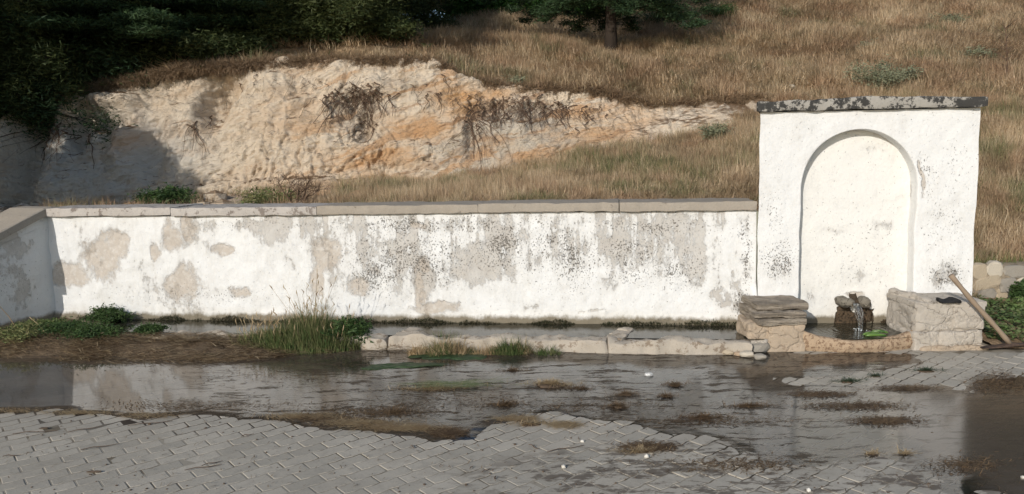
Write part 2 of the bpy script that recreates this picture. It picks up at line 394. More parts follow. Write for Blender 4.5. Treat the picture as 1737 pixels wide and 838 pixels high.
def mat_grass(name, dry, green, gthr, sc=.55):
    m = M(name)
    p = m.noise(sc, 4, rough=.6); q = m.noise(sc*3.1, 3)
    k = m.math('ADD', m.math('MULTIPLY', p, .6), m.math('MULTIPLY', q, .4))
    r = m.math('ADD', m.math('MULTIPLY', m.island(), .55), m.math('MULTIPLY', m.rnd(), .45))
    d = m.ramp(r, [(i/(len(dry)-1), c) for i, c in enumerate(dry)])
    patch = m.noise(sc*1.7, 4, vec=m.vm('ADD', m.pos, (31, 7, 3)))
    d = m.mix(m.ss(.42, .62, patch, 0., .6), d, (.40, .25, .155))
    d = m.mix(m.ss(.50, .62, m.noise(1.9, 5, rough=.65), 0., .6), d, (.20, .155, .085))
    g = m.ramp(r, [(i/(len(green)-1), c) for i, c in enumerate(green)])
    gm = m.ss(gthr, gthr+.10, k); gm = m.math('MULTIPLY', gm, m.ss(.15, .5, m.math('FRACT', m.math('MULTIPLY', r, 7.3))))
    col = m.mix(gm, d, g)
    tr = m.n.new('ShaderNodeBsdfTranslucent'); m.put(tr.inputs['Color'], col)
    mx_ = m.n.new('ShaderNodeMixShader'); mx_.inputs[0].default_value = .3
    m.set(col, .75, None, .2); m.l.new(m.b.outputs[0], mx_.inputs[1]); m.l.new(tr.outputs[0], mx_.inputs[2])
    m.l.new(mx_.outputs[0], m.out.inputs[0]); return m.m
DRY = [(.56, .425, .265), (.68, .535, .355), (.46, .335, .205), (.76, .63, .44), (.60, .46, .29)]
GRN = [(.13, .15, .07), (.19, .20, .10), (.25, .24, .13)]
MGrass = mat_grass('dry_hill_grass', DRY, GRN, .53)
MGrassN = mat_grass('dry_slope_grass', DRY, [(.14, .16, .07), (.21, .22, .10), (.34, .31, .17)], .495, .8)
def mat_soil():
    m = M('hill_soil'); a = m.noise(.8, 6); b = m.noise(12, 6, rough=.7)
    col = m.mix(m.ss(.35, .65, a), (.30, .205, .125), (.40, .285, .175))
    xx, yy, _z = m.sep(m.pos); scree = m.math('MULTIPLY', m.math('MULTIPLY', m.ss(-.9, -2.2, m.math('ADD', xx, m.math('MULTIPLY', a, 1.2))), m.ss(13.4, 13.0, yy)), m.ss(.36, .52, m.noise(3, 7, rough=.7))); col = m.mix(m.math('MULTIPLY', scree, .9), col, (.62, .49, .36)); col = m.mix(m.ss(.4, .7, b, 0, .6), col, (.12, .08, .045))
    return m.set(col, .95, m.bump(b, 1., .06), .1)
MSoil = mat_soil()

# ------------------------------------------------------------------ hill heights
ZB_PX = [(-400, 352), (0, 350), (330, 348), (450, 338), (600, 326), (700, 314), (800, 300), (900, 285), (1000, 266), (1150, 240), (1280, 205), (1400, 190), (1800, 210)]
ZT_PX = [(-400, 190), (0, 205), (60, 190), (110, 168), (200, 146), (300, 122), (400, 115), (500, 108), (600, 108), (735, 108), (790, 140), (880, 155), (1000, 155), (1060, 168), (1110, 184), (1200, 178), (1270, 172), (1400, 168), (1800, 205)]
YB, YT = 12.3, 13.25
_zb = sorted((at(a, b, YB).x, at(a, b, YB).z) for a, b in ZB_PX); _zt = sorted((at(a, b, YT).x, at(a, b, YT).z) for a, b in ZT_PX)
def zb(X): return np.interp(X, [p[0] for p in _zb], [p[1] for p in _zb])
def zt(X): return np.interp(X, [p[0] for p in _zt], [p[1] for p in _zt])
def H(X, Y, step=True):
    X = np.asarray(X, float); Y = np.asarray(Y, float)
    r = sstep(2.6, 4.6, X)
    y0 = (wallY(np.minimum(X, 3.))+.62)*(1-r) + 8.1*r
    z0 = 1.14*(1-r) + .45*r
    ZB, ZT = zb(X), zt(X)
    rr = sstep(4.2, 6.5, X)                                       # right of the bank: one even slope
    t = np.clip((Y-y0)/(YB-y0), 0, 1)
    low = z0 + (ZB-z0)*t**1.15
    crest = 24.0 + 60*sstep(3., 9., X)
    ZT = ZT + (2.42-ZT)*sstep(14.2, 22., Y)*(1-sstep(2., 5., X))
    def up(Y): return ZT + .315*(np.minimum(Y, crest)-YT) + .03*np.maximum(Y-crest, 0)
    st = sstep(13.75, 13.95, Y)
    left = np.where(Y < YB, low, ZB*(1-st) + up(np.maximum(Y, YT))*st)
    right = np.where(Y < YB, z0+(zt(6.5)-.1-z0)*t, zt(6.5)-.1+.33*(Y-YB))
    z = left*(1-rr)+right*rr
    z = np.where(Y < y0, np.where(X > 4.3, .45, z0), z)
    bump = .16*fbm(X*.35, Y*.35, 0, 3, 3) + .05*fbm(X*1.6, Y*1.6, 0, 3, 9)
    return z + bump*sstep(9.2, 11., Y)*(1-.6*np.exp(-((Y-13)/1.2)**2))
def hz(X, Y): return float(H(np.array([X]), np.array([Y]))[0])
def on_hill(px, py, y0=9., y1=60.):
    """where the line of sight through this pixel meets the hill"""
    d = ray(px, py); ys = np.linspace(y0, y1, 1400)
    X = d.x/d.y*ys; Z = CAMZ + d.z/d.y*ys; h = H(X, ys)
    for i in range(1, len(ys)):
        if h[i] >= Z[i] and (ys[i] < YB-.1 or ys[i] > 13.95 or X[i] > 4.6): return Vector((X[i], ys[i], h[i]))
    return Vector((X[-1], ys[-1], h[-1]))

# hillside sheet
xs = np.concatenate([np.linspace(-60, -14, 24), np.linspace(-13.8, 14, 200), np.linspace(14.5, 70, 60)])
ys = np.concatenate([np.linspace(7.7, 13.7, 70), np.linspace(13.74, 13.98, 7), np.linspace(14.1, 30, 110), np.linspace(31, 120, 50)])
Xg, Yg = np.meshgrid(xs, ys, indexing='ij'); Zg = H(Xg, Yg)
wv_ = wallY(Xg)+.5
Zg = np.where((Yg < wv_) & (Xg < 2.6), 1.0, Zg)
hill = wmesh('hillside', np.stack([Xg.ravel(), np.maximum(Yg, np.where(Xg < 2.6, wv_, 8.12)).ravel(), Zg.ravel()], 1), gridf(len(xs), len(ys)), MSoil, smooth=True)
tag(hill, 'brown earth hillside rising behind the wall and fountain', kind='structure')

# ------------------------------------------------------------------ cliff
def mat_cliff():
    m = M('clay_cliff'); P = m.pos; wv = warp(m, 1.1, .55); wv2 = warp(m, 6, .12, wv)
    x, y, z = m.sep(P)
    # strata rise to the right: slanted coordinate
    wx, wy, wz = m.sep(wv2)
    s = m.math('SUBTRACT', wz, m.math('MULTIPLY', wx, .30))
    st = m.noise(1., 6, vec=m.comb(m.math('MULTIPLY', wx, .35), m.math('MULTIPLY', wy, .2), m.math('MULTIPLY', s, 6.)), rough=.6)
    base = m.ramp(m.noise(1.3, 6, rough=.6), [(.3, (.66, .51, .36)), (.5, (.78, .665, .52)), (.7, (.70, .565, .42))])
    grey = m.blob(at(880, 250, 12.6).x, at(880, 250, 12.6).z, 2.6, .8, wv, .8)
    base = m.mix(m.math('MULTIPLY', grey, .55), base, (.50, .47, .40))
    gl_ = at(170, 275, 12.6); base = m.mix(m.math('MULTIPLY', m.blob(gl_.x, gl_.z, 2.3, 1.15, wv, .8), .85), base, m.mix(m.noise(3, 6, rough=.7), (.47, .49, .49), (.60, .60, .57)))  # greyer clay at the left, with bluish shade put into its colour
    om = None
    for px, py, rx, ry, q in ((778, 165, 75, 52, .95), (705, 220, 90, 34, .9), (630, 268, 120, 34, .8), (1040, 192, 110, 36, .8), (1000, 228, 130, 30, .7), (920, 265, 130, 24, .6), (620, 312, 140, 20, .7), (480, 300, 140, 24, .5), (840, 245, 60, 14, .4), (500, 190, 90, 90, .3), (820, 150, 90, 18, .8), (20, 300, 20, 60, .6), (220, 230, 30, 60, .4)):
        c = at(px, py, 12.7); k = 12.7/F
        b = m.math('MULTIPLY', m.blob(c.x, c.z, rx*k, ry*k, wv2, .8), q); om = b if om is None else m.math('MAXIMUM', om, b)
    om = m.math('MULTIPLY', om, m.ss(.34, .60, st, .25, 1.)); 
    thin = m.math('MULTIPLY', m.ss(.60, .66, st), m.ss(.40, .62, m.noise(.7, 2), .0, .7))
    col = m.mix(om, base, (.60, .335, .145))
    rb = m.math('MULTIPLY', m.ss(.545, .60, m.noise(1., 7, vec=m.comb(m.math('MULTIPLY', wx, .5), 3., m.math('MULTIPLY', s, 3.2)), rough=.6)), m.ss(-4.6, -2.2, x, .15, .8)); col = m.mix(rb, col, (.58, .36, .20)); col = m.mix(thin, col, (.42, .25, .14))
    fk = m.ss(.575, .63, m.noise(1., 7, vec=m.comb(m.math('MULTIPLY', wx, 7.), 0., m.math('MULTIPLY', s, 22.)), rough=.7)); col = m.mix(m.math('MULTIPLY', fk, .7), col, (.30, .21, .14))
    bm_ = m.math('MULTIPLY', m.ss(.54, .68, m.noise(2.1, 8, st=(1.6, 1.6, .7), rough=.75)), .55)
    col = m.mix(bm_, col, (.33, .25, .17))
    for px, py, rx, ry, q in ((610, 190, 44, 46, .75), (840, 190, 70, 30, .75), (920, 195, 70, 26, .7), (350, 160, 36, 44, .5), (150, 170, 60, 20, .5), (700, 150, 40, 40, .3)):
        c = at(px, py, 12.7); k = 12.7/F
        col = m.mix(m.math('MULTIPLY', m.math('MULTIPLY', m.blob(c.x, c.z, rx*k, ry*k, wv2, .9), m.ss(.42, .58, m.noise(5, 7, st=(1.5, 1.5, .5), rough=.75))), q), col, (.13, .095, .07))
    n = m.n.new('ShaderNodeNewGeometry'); nz = m.sep(n.outputs['Normal'])[2]
    col = m.mix(m.ss(.80, .97, nz), col, (.22, .14, .08))
    cr = m.vor(3.2, wv2, 'DISTANCE_TO_EDGE', 'Distance', st=(1.2, 1.2, 2.2))
    col = m.mix(m.ss(.02, .0, cr, 0, .12), col, (.34, .25, .17))
    fine = m.noise(22, 8, rough=.75); pit = m.noise(7, 8, st=(1, 1, 1.7), rough=.7)
    h = m.math('ADD', m.math('ADD', m.math('MULTIPLY', fine, .25), pit), m.math('ADD', m.math('MULTIPLY', st, .6), m.ss(.0, .06, cr, 0, .06)))
    return m.set(col, .95, m.bump(h, 1., .10), .1)
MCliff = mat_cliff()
NU, NV = 1000, 190
U = np.linspace(-13.5, 5.0, NU); Vv = np.concatenate([np.linspace(-.12, 1, NV-24), 1+np.linspace(.02, 1, 24)])
ug, vg = np.meshgrid(U, Vv, indexing='ij')
ZBu, ZTu = zb(ug), zt(ug)
ZTu = ZTu + .05*fbm(ug*3.1, 0, 0, 3, 4) + .03
vf = np.clip(vg, -.12, 1); vt = np.clip(vg-1, 0, 1)
Yc = YB + (YT-YB)*np.clip(vf, 0, 1)**1.25; Zc = ZBu + (ZTu-ZBu)*vf
Yc = Yc + vt*1.1; Zc = Zc + vt*1.1*.315 + .0
hgt = np.clip((ZTu-ZBu)/1.6, .12, 1)
s_ = Zc - .28*ug + .15*fbm(ug*.8, Zc*.8, 0, 3, 50)
led = 1-np.abs((s_*3.3 + .6*fbm(ug*1.1, Zc*1.1, 0, 2, 77)) % 1.0*2-1)
ribs = vnoise(ug*2.4+.3*Zc, Zc*.5, 0, 21)*.6 + vnoise(ug*5.3, Zc*.8, 0, 23)*.35
disp = .13*fbm(ug*.6, Zc*.7, 0, 2, 11) + .055*ribs + .05*(led-.5)*(.25+.75*sstep(-.1, .5, vnoise(ug*.9, Zc*1.4, 0, 60))) + .036*fbm(ug*4.5, s_*6.5, 0, 4, 31) + .022*fbm(ug*11, s_*21, 0, 4, 37)
rl = np.abs(fbm(ug*4.2+.3*fbm(ug*2, Zc*3, 0, 2, 5), Zc*.9, 0, 3, 93)); disp -= .07*np.exp(-(rl/.05)**2)*sstep(.05, .4, vnoise(ug*1.3, Zc*1.1, 0, 94)+.2)
fr1 = (s_*6.5+.9*fbm(ug*1.3, Zc*1.3, 0, 3, 71)) % 1.0; fr2 = (ug*2.6+.7*Zc+1.1*fbm(ug*1.1, Zc*1.6, 0, 3, 72)) % 1.0
disp += .045*(fr1-.5)*sstep(-.15, .35, vnoise(ug*1.2, Zc*1.5, 0, 73)) + .035*(fr2-.5)*sstep(-.1, .4, vnoise(ug*1.0, Zc*1.3, 0, 74))
crk = np.abs(fbm(ug*1.3, Zc*.9, 0, 3, 91)); disp -= .07*np.exp(-(crk/.03)**2)*sstep(-.1, .3, vnoise(ug*.8, Zc*.8, 0, 95))
def gs(px, py, rx, ry, d):
    c = at(px, py, 12.7); k = 12.7/F
    return d*np.exp(-(((ug-c.x)/(rx*k))**2+((Zc-c.z)/(ry*k))**2)**1.5)
for g in ((350, 165, 26, 44, -.42), (372, 140, 26, 18, -.25), (160, 168, 60, 16, .34), (190, 208, 46, 14, -.30), (215, 235, 22, 60, .26), (300, 200, 44, 44, .16),
          (262, 250, 22, 50, -.26), (600, 185, 36, 40, -.20), (632, 150, 60, 14, .10), (622, 218, 16, 24, -.2), (840, 185, 34, 22, -.18), (800, 240, 10, 50, -.12), (930, 190, 50, 22, -.14), (780, 130, 40, 16, .15),
          (128, 215, 14, 46, -.3), (50, 250, 22, 120, -.5), (10, 260, 22, 90, .3), (690, 262, 80, 22, .12), (450, 200, 60, 80, .10), (1090, 200, 14, 20, -.15), (1160, 215, 40, 10, .12), (500, 320, 200, 14, .18)):
    disp = disp + gs(*g)
disp *= np.clip(hgt*1.2, .15, 1)*(1-.75*vt)
fade = np.clip(1-vt*3, 0, 1)
Yc2 = Yc - disp*.93*fade; Zc2 = Zc + disp*.30*fade
Zc2 = np.where(vt > .6, Zc2-.12*(vt-.6)/.4, Zc2)
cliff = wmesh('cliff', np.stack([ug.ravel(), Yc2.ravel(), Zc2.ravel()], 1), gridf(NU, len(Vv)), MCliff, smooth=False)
tag(cliff, 'eroded cream and orange clay bank cut into the hillside behind the wall', kind='structure')
cliffY = lambda X, Z: float(YB + (YT-YB)*np.clip((Z-zb(X))/(zt(X)-zb(X)), 0, 1)**1.25)
_ci = lambda X: int(np.clip(round((X+13.5)/(18.5)*(NU-1)), 0, NU-1))
def cliff_at(X, Z):
    i = _ci(X); col = Zc2[i, :NV-24]; j = int(np.argmin(np.abs(col-Z))); return float(Yc2[i, j])

# ------------------------------------------------------------------ puddle film
WET = [(-60, 590), (300, 600), (400, 597), (640, 590), (1000, 591), (1240, 597), (1400, 598), (1540, 602), (1545, 618), (1470, 632), (1330, 642), (1330, 656), (1460, 652), (1640, 662), (1680, 645), (1800, 640), (1900, 850), (1620, 850), (1600, 806), (1500, 782),
       (1400, 796), (1300, 792), (1235, 765), (1170, 742), (1090, 726), (1010, 712), (930, 702), (880, 712), (835, 722), (800, 743), (735, 750), (700, 740), (600, 735), (500, 718), (430, 712), (330, 708), (250, 712), (190, 704), (80, 696), (-60, 700)]
poly = np.array([(ground(a, b).x, ground(a, b).y) for a, b in WET])
def sdist(X, Y, poly):
    P = np.stack([X.ravel(), Y.ravel()], 1); d = np.full(len(P), 1e9); ins = np.zeros(len(P), bool); n = len(poly)
    for i in range(n):
        a, b = poly[i], poly[(i+1) % n]; ab = b-a; t = np.clip(((P-a)@ab)/(ab@ab), 0, 1)
        q = a + t[:, None]*ab; d = np.minimum(d, np.linalg.norm(P-q, axis=1))
        c = ((a[1] > P[:, 1]) != (b[1] > P[:, 1])) & (P[:, 0] < (b[0]-a[0])*(P[:, 1]-a[1])/(b[1]-a[1]+1e-12)+a[0]); ins ^= c
    return np.where(ins, d, -d).reshape(X.shape)
# ------------------------------------------------------------------ pavement
def mat_joint():
    m = M('joint_sand'); at_ = m.n.new('ShaderNodeAttribute'); at_.attribute_name = 'wet'
    n1 = m.noise(12, 6, rough=.7); col = m.mix(n1, (.355, .32, .26), (.26, .23, .185))
    col = m.mix(m.ss(.52, .62, m.noise(4, 5)), col, (.16, .135, .10))
    col = m.mix(at_.outputs['Fac'], col, (.045, .034, .026)); return m.set(col, .9, None, .2)
MRoadSand = mat_joint()
def mat_paver():
    m = M('paver_concrete')
    r = m.math('FRACT', m.math('ADD', m.rnd(), m.island()))
    a = m.noise(2.2, 5); b = m.noise(90, 4, rough=.8); c = m.noise(14, 6, rough=.7)
    col = m.mix(r, (.485, .44, .365), (.36, .33, .275))
    col = m.mix(m.ss(.35, .7, a, 0, .55), col, (.34, .305, .25))
    col = m.mix(m.ss(.45, .75, c, 0, .4), col, (.23, .21, .18))
    col = m.mix(m.ss(.50, .75, b, 0, .45), col, (.14, .125, .105))
    p = ground(1350, 800)
    d = m.vm('LENGTH', m.vm('MULTIPLY', m.vm('SUBTRACT', warp(m, 3, .3), (p.x, p.y, 0)), (1/2.1, 1/.5, 0)))
    dirt = m.math('MULTIPLY', m.ss(1.1, .6, d), m.ss(.49, .56, m.noise(8, 7, st=(.6, 1.6, 1), rough=.7)))
    col = m.mix(m.math('MULTIPLY', dirt, .8), col, (.085, .065, .048))
    return m.set(col, .82, m.bump(m.math('ADD', b, c), .35, .006), .3)
MPaver = mat_paver()
PL, PWD = .215, .1075
TH = math.radians(39)
e1 = Vector((math.cos(TH), math.sin(TH), 0)); e2 = Vector((math.sin(TH), -math.cos(TH), 0))
gap, az = .0036, .008
def paver_outline(ins):
    zg = [0, az, 0, az, 0]
    top = [(PL*i/4, zg[i]) for i in range(5)]; bot = [(PL*i/4, PWD+zg[i]) for i in range(5)]
    pts = top + bot[::-1]; c = (PL/2, PWD/2+az/2); out = []
    for (u, v) in pts:
        uu = min(max(u, ins*1.15), PL-ins*1.15); iv = (ins if ins < .005 else gap+.0015)+.0018; out.append((uu-PL/2, (v+iv if v < c[1] else v-iv)-PWD/2))
    return out
def paver_mesh():
    V = []; o1 = paver_outline(gap); o2 = paver_outline(gap+.003)
    for (u, v) in o1: V.append(e1*u + e2*v + Vector((0, 0, -.03)))
    for (u, v) in o1: V.append(e1*u + e2*v + Vector((0, 0, -.0022)))
    for (u, v) in o2: V.append(e1*u + e2*v)
    n = 10; Fc = []
    for L in (0, 1): Fc += [(L*n+i, L*n+(i+1) % n, (L+1)*n+(i+1) % n, (L+1)*n+i) for i in range(n)]
    t = 2*n; Fc += [(t, t+1, t+8, t+9), (t+1, t+2, t+7, t+8), (t+2, t+3, t+6, t+7), (t+3, t+4, t+5, t+6)]
    V = [tuple(v) for v in V]
    # outward normals
    a, b, c = [Vector(V[i]) for i in Fc[-1][:3]]
    if (b-a).cross(c-a).z < 0: Fc = [f[::-1] for f in Fc]
    return V, Fc
PV, PF = paver_mesh()
xs = np.concatenate([np.linspace(-60, -7, 12), np.linspace(-6.5, 6.5, 200), np.linspace(7, 60, 12)])
ys = np.concatenate([np.linspace(-40, 2.5, 12), np.linspace(3, 7.2, 90), [7.4, 8., 8.5]])
Xg, Yg = np.meshgrid(xs, ys, indexing='ij')
Zg = np.where(Yg < 7.2, (Yg-G_Y0)*G_S, .7*G_S) - .0028
road = wmesh('road', np.stack([Xg.ravel(), Yg.ravel(), Zg.ravel()], 1), gridf(len(xs), len(ys)), MRoadSand)
tag(road, 'grey block paved road in front of the fountain', kind='structure')
wet_ = 1-sstep(.0, .38, -sdist(Xg, Yg, poly) + .10*fbm(Xg*3, Yg*3, 0, 3, 3))
at_ = road.data.attributes.new('wet', 'FLOAT', 'POINT'); at_.data.foreach_set('value', wet_.ravel().astype(np.float32))
cells = []
for i in range(-70, 70):
    for j in range(-110, 110):
        c = e1*(PL*(i + .5*(j % 2))) + e2*(PWD*j) + Vector((0, 5, 0))
        if not (2.6 < c.y < 6.95): continue
        if abs(c.x) > .67*c.y+.9: continue
        if c.x > 4.25 and c.y > 6.35: continue
        if -.1 < (wallY(c.x)-c.y) < .42: continue
        cells.append(c)
vis = [c for c in cells if 3.78 < c.y and abs(c.x) < .675*c.y]
vis.sort(key=lambda c: c.length)
single = set(id(c) for c in vis[:300])
pm_ = mesh('paver', PV, PF, MPaver)
tilt = Matrix.Rotation(math.atan(G_S), 3, 'X')
A = MB()
def paver_h(c):
    return .0035*float(vnoise(c.x*.9, c.y*.9, 0, 5)) + random.uniform(-.0012, .0012)
for c in cells:
    z = gz(c.y) + paver_h(c); rx, ry = random.gauss(0, .004), random.gauss(0, .004)
    if id(c) in single:
        o = bpy.data.objects.new('paver', pm_); C.objects.link(o); o.parent = road
        o.location = (c.x, c.y, z); o.rotation_euler = (math.atan(G_S)+rx, ry, random.gauss(0, .006))
    else:
        A.add([(c.x+v[0], c.y+v[1], z+v[2]+v[1]*(G_S+rx)+v[0]*ry) for v in PV], PF)
o = wmesh('paver_field', A.V, A.F, MPaver, parent=road); o['kind'] = 'stuff'

fx = np.arange(-6.2, 6.2, .024); fy = np.arange(3.6, 7.12, .021)
Xg, Yg = np.meshgrid(fx, fy, indexing='ij')
sdv = sdist(Xg, Yg, poly) + .05*fbm(Xg*4, Yg*6, 0, 4, 8) + .03*fbm(Xg*1.5, Yg*2, 0, 2, 14)
right = sstep(.3, 1.2, Xg)
d_in = np.clip(sdv*(.06*(1-right)+.014*right), 0, .0055*(1-right)+.0022*right) + .0007
d_out = np.maximum(sdv*(.022*right+.16*(1-right)), -.02)
dd = np.where(sdv > 0, d_in, d_out)
bed = (Yg-G_Y0)*G_S
relief = .0035*vnoise(Xg*.9, Yg*.9, 0, 5)                        # water lies level over the blocks' heave
Zf = bed + dd + relief*np.where(sdv > .12, 1, .6)
mid = sstep(-2.6, -1.6, Xg)
# braided flow over silt: narrow ridges running across
rid = fbm(Xg*1.1+.25*Yg, Yg*11, 0, 4, 15)
ob = 'ok'
keep = (dd > -.0085)
V = np.stack([Xg.ravel(), Yg.ravel(), Zf.ravel()], 1); Q = gridf(len(fx), len(fy))
Q = Q[keep.ravel()[Q].all(1)]
used, inv = np.unique(Q, return_inverse=True)
def mat_film():
    m = M('puddle_water'); x, y, z = m.sep(m.pos)
    n = m.n
    tr = n.new('ShaderNodeBsdfTransparent')
    mudmask = m.math('ADD', m.math('MULTIPLY', m.noise(1., 9, st=(2.2, 11., 1), rough=.74, vec=warp(m, 1.2, .45)), .7), m.math('MULTIPLY', m.noise(1., 6, st=(7., 26., 1), rough=.7, vec=warp(m, 3, .12)), .3))
    calm = m.math('MAXIMUM', m.ss(-1.9, -3.0, x), m.math('MULTIPLY', m.math('MULTIPLY', m.ss(1.6, 2.3, x), m.ss(5.9, 5.2, y)), .75))
    left = m.ss(-1.9, -2.6, x)
    turb = m.math('ADD', m.ss(-3.0, .6, x, .80, .02), m.ss(.42, .62, m.noise(1.6, 5, st=(.8, 1.8, 1)), -.08, .34))
    g_ = ground(1720, 740); dk = m.vm('LENGTH', m.vm('MULTIPLY', m.vm('SUBTRACT', warp(m, 3, .25), (g_.x, g_.y, 0)), (1/.75, 1/1.7, 0))); dk = m.ss(1.1, .75, dk)
    turb = m.math('MINIMUM', m.math('MAXIMUM', m.math('MAXIMUM', turb, .05), m.math('MULTIPLY', dk, .9)), .95)
    tint = m.mix(m.ss(.35, .65, m.noise(2.3, 4)), (.83, .80, .76), (.72, .68, .63)); m.put(tr.inputs[0], tint)
    mud = n.new('ShaderNodeBsdfDiffuse'); m.put(mud.inputs[0], m.mix(m.noise(6, 5, st=(1, 4, 1)), (.075, .060, .047), (.13, .103, .078)))
    s1 = n.new('ShaderNodeMixShader'); m.put(s1.inputs[0], turb); m.l.new(tr.outputs[0], s1.inputs[1]); m.l.new(mud.outputs[0], s1.inputs[2])
    gl = n.new('ShaderNodeBsdfGlossy'); gl.inputs['Color'].default_value = (1, 1, 1, 1)
    fr = n.new('ShaderNodeFresnel'); fr.inputs['IOR'].default_value = 1.75
    h1 = m.noise(1., 6, st=(3., 26., 1), rough=.6, vec=warp(m, 2, .12)); h2 = m.noise(1., 4, st=(14, 60, 1))
    h = m.math('ADD', m.math('MULTIPLY', h1, .8), m.math('MULTIPLY', h2, .2))
    h = m.math('MULTIPLY', h, m.math('SUBTRACT', 1.0, m.math('MULTIPLY', calm, .93)))
    nb = m.bump(h, .16, .008); m.put(gl.inputs['Normal'], nb); m.put(fr.inputs['Normal'], nb)
    m.put(gl.inputs['Roughness'], m.math('ADD', m.ss(.4, .7, mudmask, .03, .10), m.math('MULTIPLY', dk, .10)))
    s2 = n.new('ShaderNodeMixShader'); m.put(s2.inputs[0], fr.outputs[0]); m.l.new(s1.outputs[0], s2.inputs[1]); m.l.new(gl.outputs[0], s2.inputs[2])
    # silt ridges standing out of the film: rough, hardly any mirror
    silt = n.new('ShaderNodeBsdfDiffuse'); m.put(silt.inputs[0], m.mix(m.noise(30, 4), (.05, .04, .03), (.11, .085, .06))); m.put(silt.inputs['Normal'], m.bump(m.noise(25, 6, st=(1, 3, 1)), .8, .02))
    s3 = n.new('ShaderNodeMixShader')
    sm = m.math('MULTIPLY', m.ss(.522, .562, mudmask), m.math('SUBTRACT', 1., m.math('MULTIPLY', calm, .9)))
    m.put(s3.inputs[0], m.math('MULTIPLY', sm, .85)); m.l.new(s2.outputs[0], s3.inputs[1]); m.l.new(silt.outputs[0], s3.inputs[2])
    m.l.new(s3.outputs[0], m.out.inputs[0]); return m.m
film = wmesh('puddle', V[used], inv.reshape(Q.shape), mat_film(), smooth=True)
tag(film, 'shallow muddy water running over the paving in front of the trough', kind='structure')

# ------------------------------------------------------------------ long wall
def wpt(s, n, z): return WA + WD*s + WN*n + Vector((0, 0, z))
wall = thing('whitewashed_wall', 'long low whitewashed wall with peeling plaster behind the water trough', 'wall', tuple(WA))
NS, NZ = 420, 80
S, Z = np.meshgrid(np.linspace(0, WL, NS), np.linspace(-.15, 1.19, NZ), indexing='ij')
n = .010*fbm(S*1.7, Z*2.2, 0, 4, 41) + .004*fbm(S*9, Z*9, 0, 3, 43)
n += .05*np.exp(-((S-WL)/.10)**2)*sstep(1.15, .2, Z) + .04*sstep(.20, .10, Z + .03*vnoise(S*5, 0, 0, 2))
n += .14*sstep(.62, .1, Z)*np.exp(-((S-WL)/.07)**2)
n += .02*(Z < -2)
P = np.array(WA)[None, :] + S.ravel()[:, None]*np.array(WD) + n.ravel()[:, None]*np.array(WN); P[:, 2] = Z.ravel()
front = P; Qf = gridf(NS, NZ)
bk = [wpt(0, -.55, -.15), wpt(WL, -.55, -.15), wpt(WL, -.55, 1.19), wpt(0, -.55, 1.19), wpt(0, 0, -.15), wpt(WL, 0, -.15), wpt(WL, 0, 1.19), wpt(0, 0, 1.19)]
wmesh('plaster_face', front, Qf, MW, wall, smooth=True)
wmesh('masonry_core', bk, [(0, 1, 2, 3)[::-1], (0, 3, 7, 4), (1, 5, 6, 2), (2, 6, 7, 3)], MCop, wall)
joints = [wallpx(p, 350) for p in (293, 540, 812, 1050)]
ss_ = [-.06] + [(q-WA).dot(WD) for q in joints] + [WL-.005]
for i in range(5):
    a, b = ss_[i]+.0012, ss_[i+1]-.0012; c = wpt((a+b)/2, -.27, 1.233+(.006, -.003, .0, .004, 0.)[i])
    v, q = rough_block(c.x, c.y, c.z, b-a, .64, .084, WROT, .005, .026, 60+i, .007, 9.)
    o = wmesh('coping_slab', v, q, MCopW if i < 2 else MCop, wall, smooth=True)
# wing wall at the left end
wd = Vector((-.40, -.917, 0)).normalized(); wnr = Vector((-wd.y, wd.x, 0))
if wnr.x < 0: wnr = -wnr
wing = thing('wing_wall', 'shaded wing wall stepping down at the left end of the long wall', 'wall', tuple(WA))
def wing_top(t): return 1.20 - .42*max(t-.03, 0)
WLN = .95
NS, NZ = 60, 60
S, T = np.meshgrid(np.linspace(-.05, WLN, NS), np.linspace(0, 1, NZ), indexing='ij')
top = np.vectorize(wing_top)(S); Z = -.15 + (top+.15)*T
n = .008*fbm(S*3, Z*3, 0, 4, 45) + .03*sstep(.22, .1, Z)
def wing_sheet(off, sgn):
    P = np.array(WA)[None, :] + S.ravel()[:, None]*np.array(wd) + (off+sgn*n.ravel())[:, None]*np.array(wnr); P[:, 2] = Z.ravel(); return P
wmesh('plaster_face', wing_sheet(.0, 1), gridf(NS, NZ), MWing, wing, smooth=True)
def wq(t, o, z): return WA + wd*t + wnr*o + Vector((0, 0, z))
cr_ = [wq(-.3, -.40, -.15), wq(WLN, -.40, -.15), wq(WLN, -.40, wing_top(WLN)), wq(-.3, -.40, 1.2), wq(-.3, 0, -.15), wq(WLN, 0, -.15), wq(WLN, 0, wing_top(WLN)), wq(-.3, 0, 1.2)]
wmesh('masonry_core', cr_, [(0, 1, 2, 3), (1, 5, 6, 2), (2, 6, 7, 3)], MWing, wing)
v = []
for t in np.linspace(-.12, WLN+.05, 14):
    z = wing_top(max(t, 0)) + .008
    for (o_, dz) in ((.045, 0), (.045, .075), (.03, .085), (-.5, .085), (-.52, .07), (-.52, 0)): v.append(wq(t, o_, z+dz+.003*random.uniform(-1, 1)))
fc = [(i*6+j, i*6+(j+1) % 6, (i+1)*6+(j+1) % 6, (i+1)*6+j) for i in range(13) for j in range(6)] + [tuple(range(6)), tuple(13*6+j for j in range(6))[::-1]]
wmesh('coping_slab', v, fc, MCop, wing)

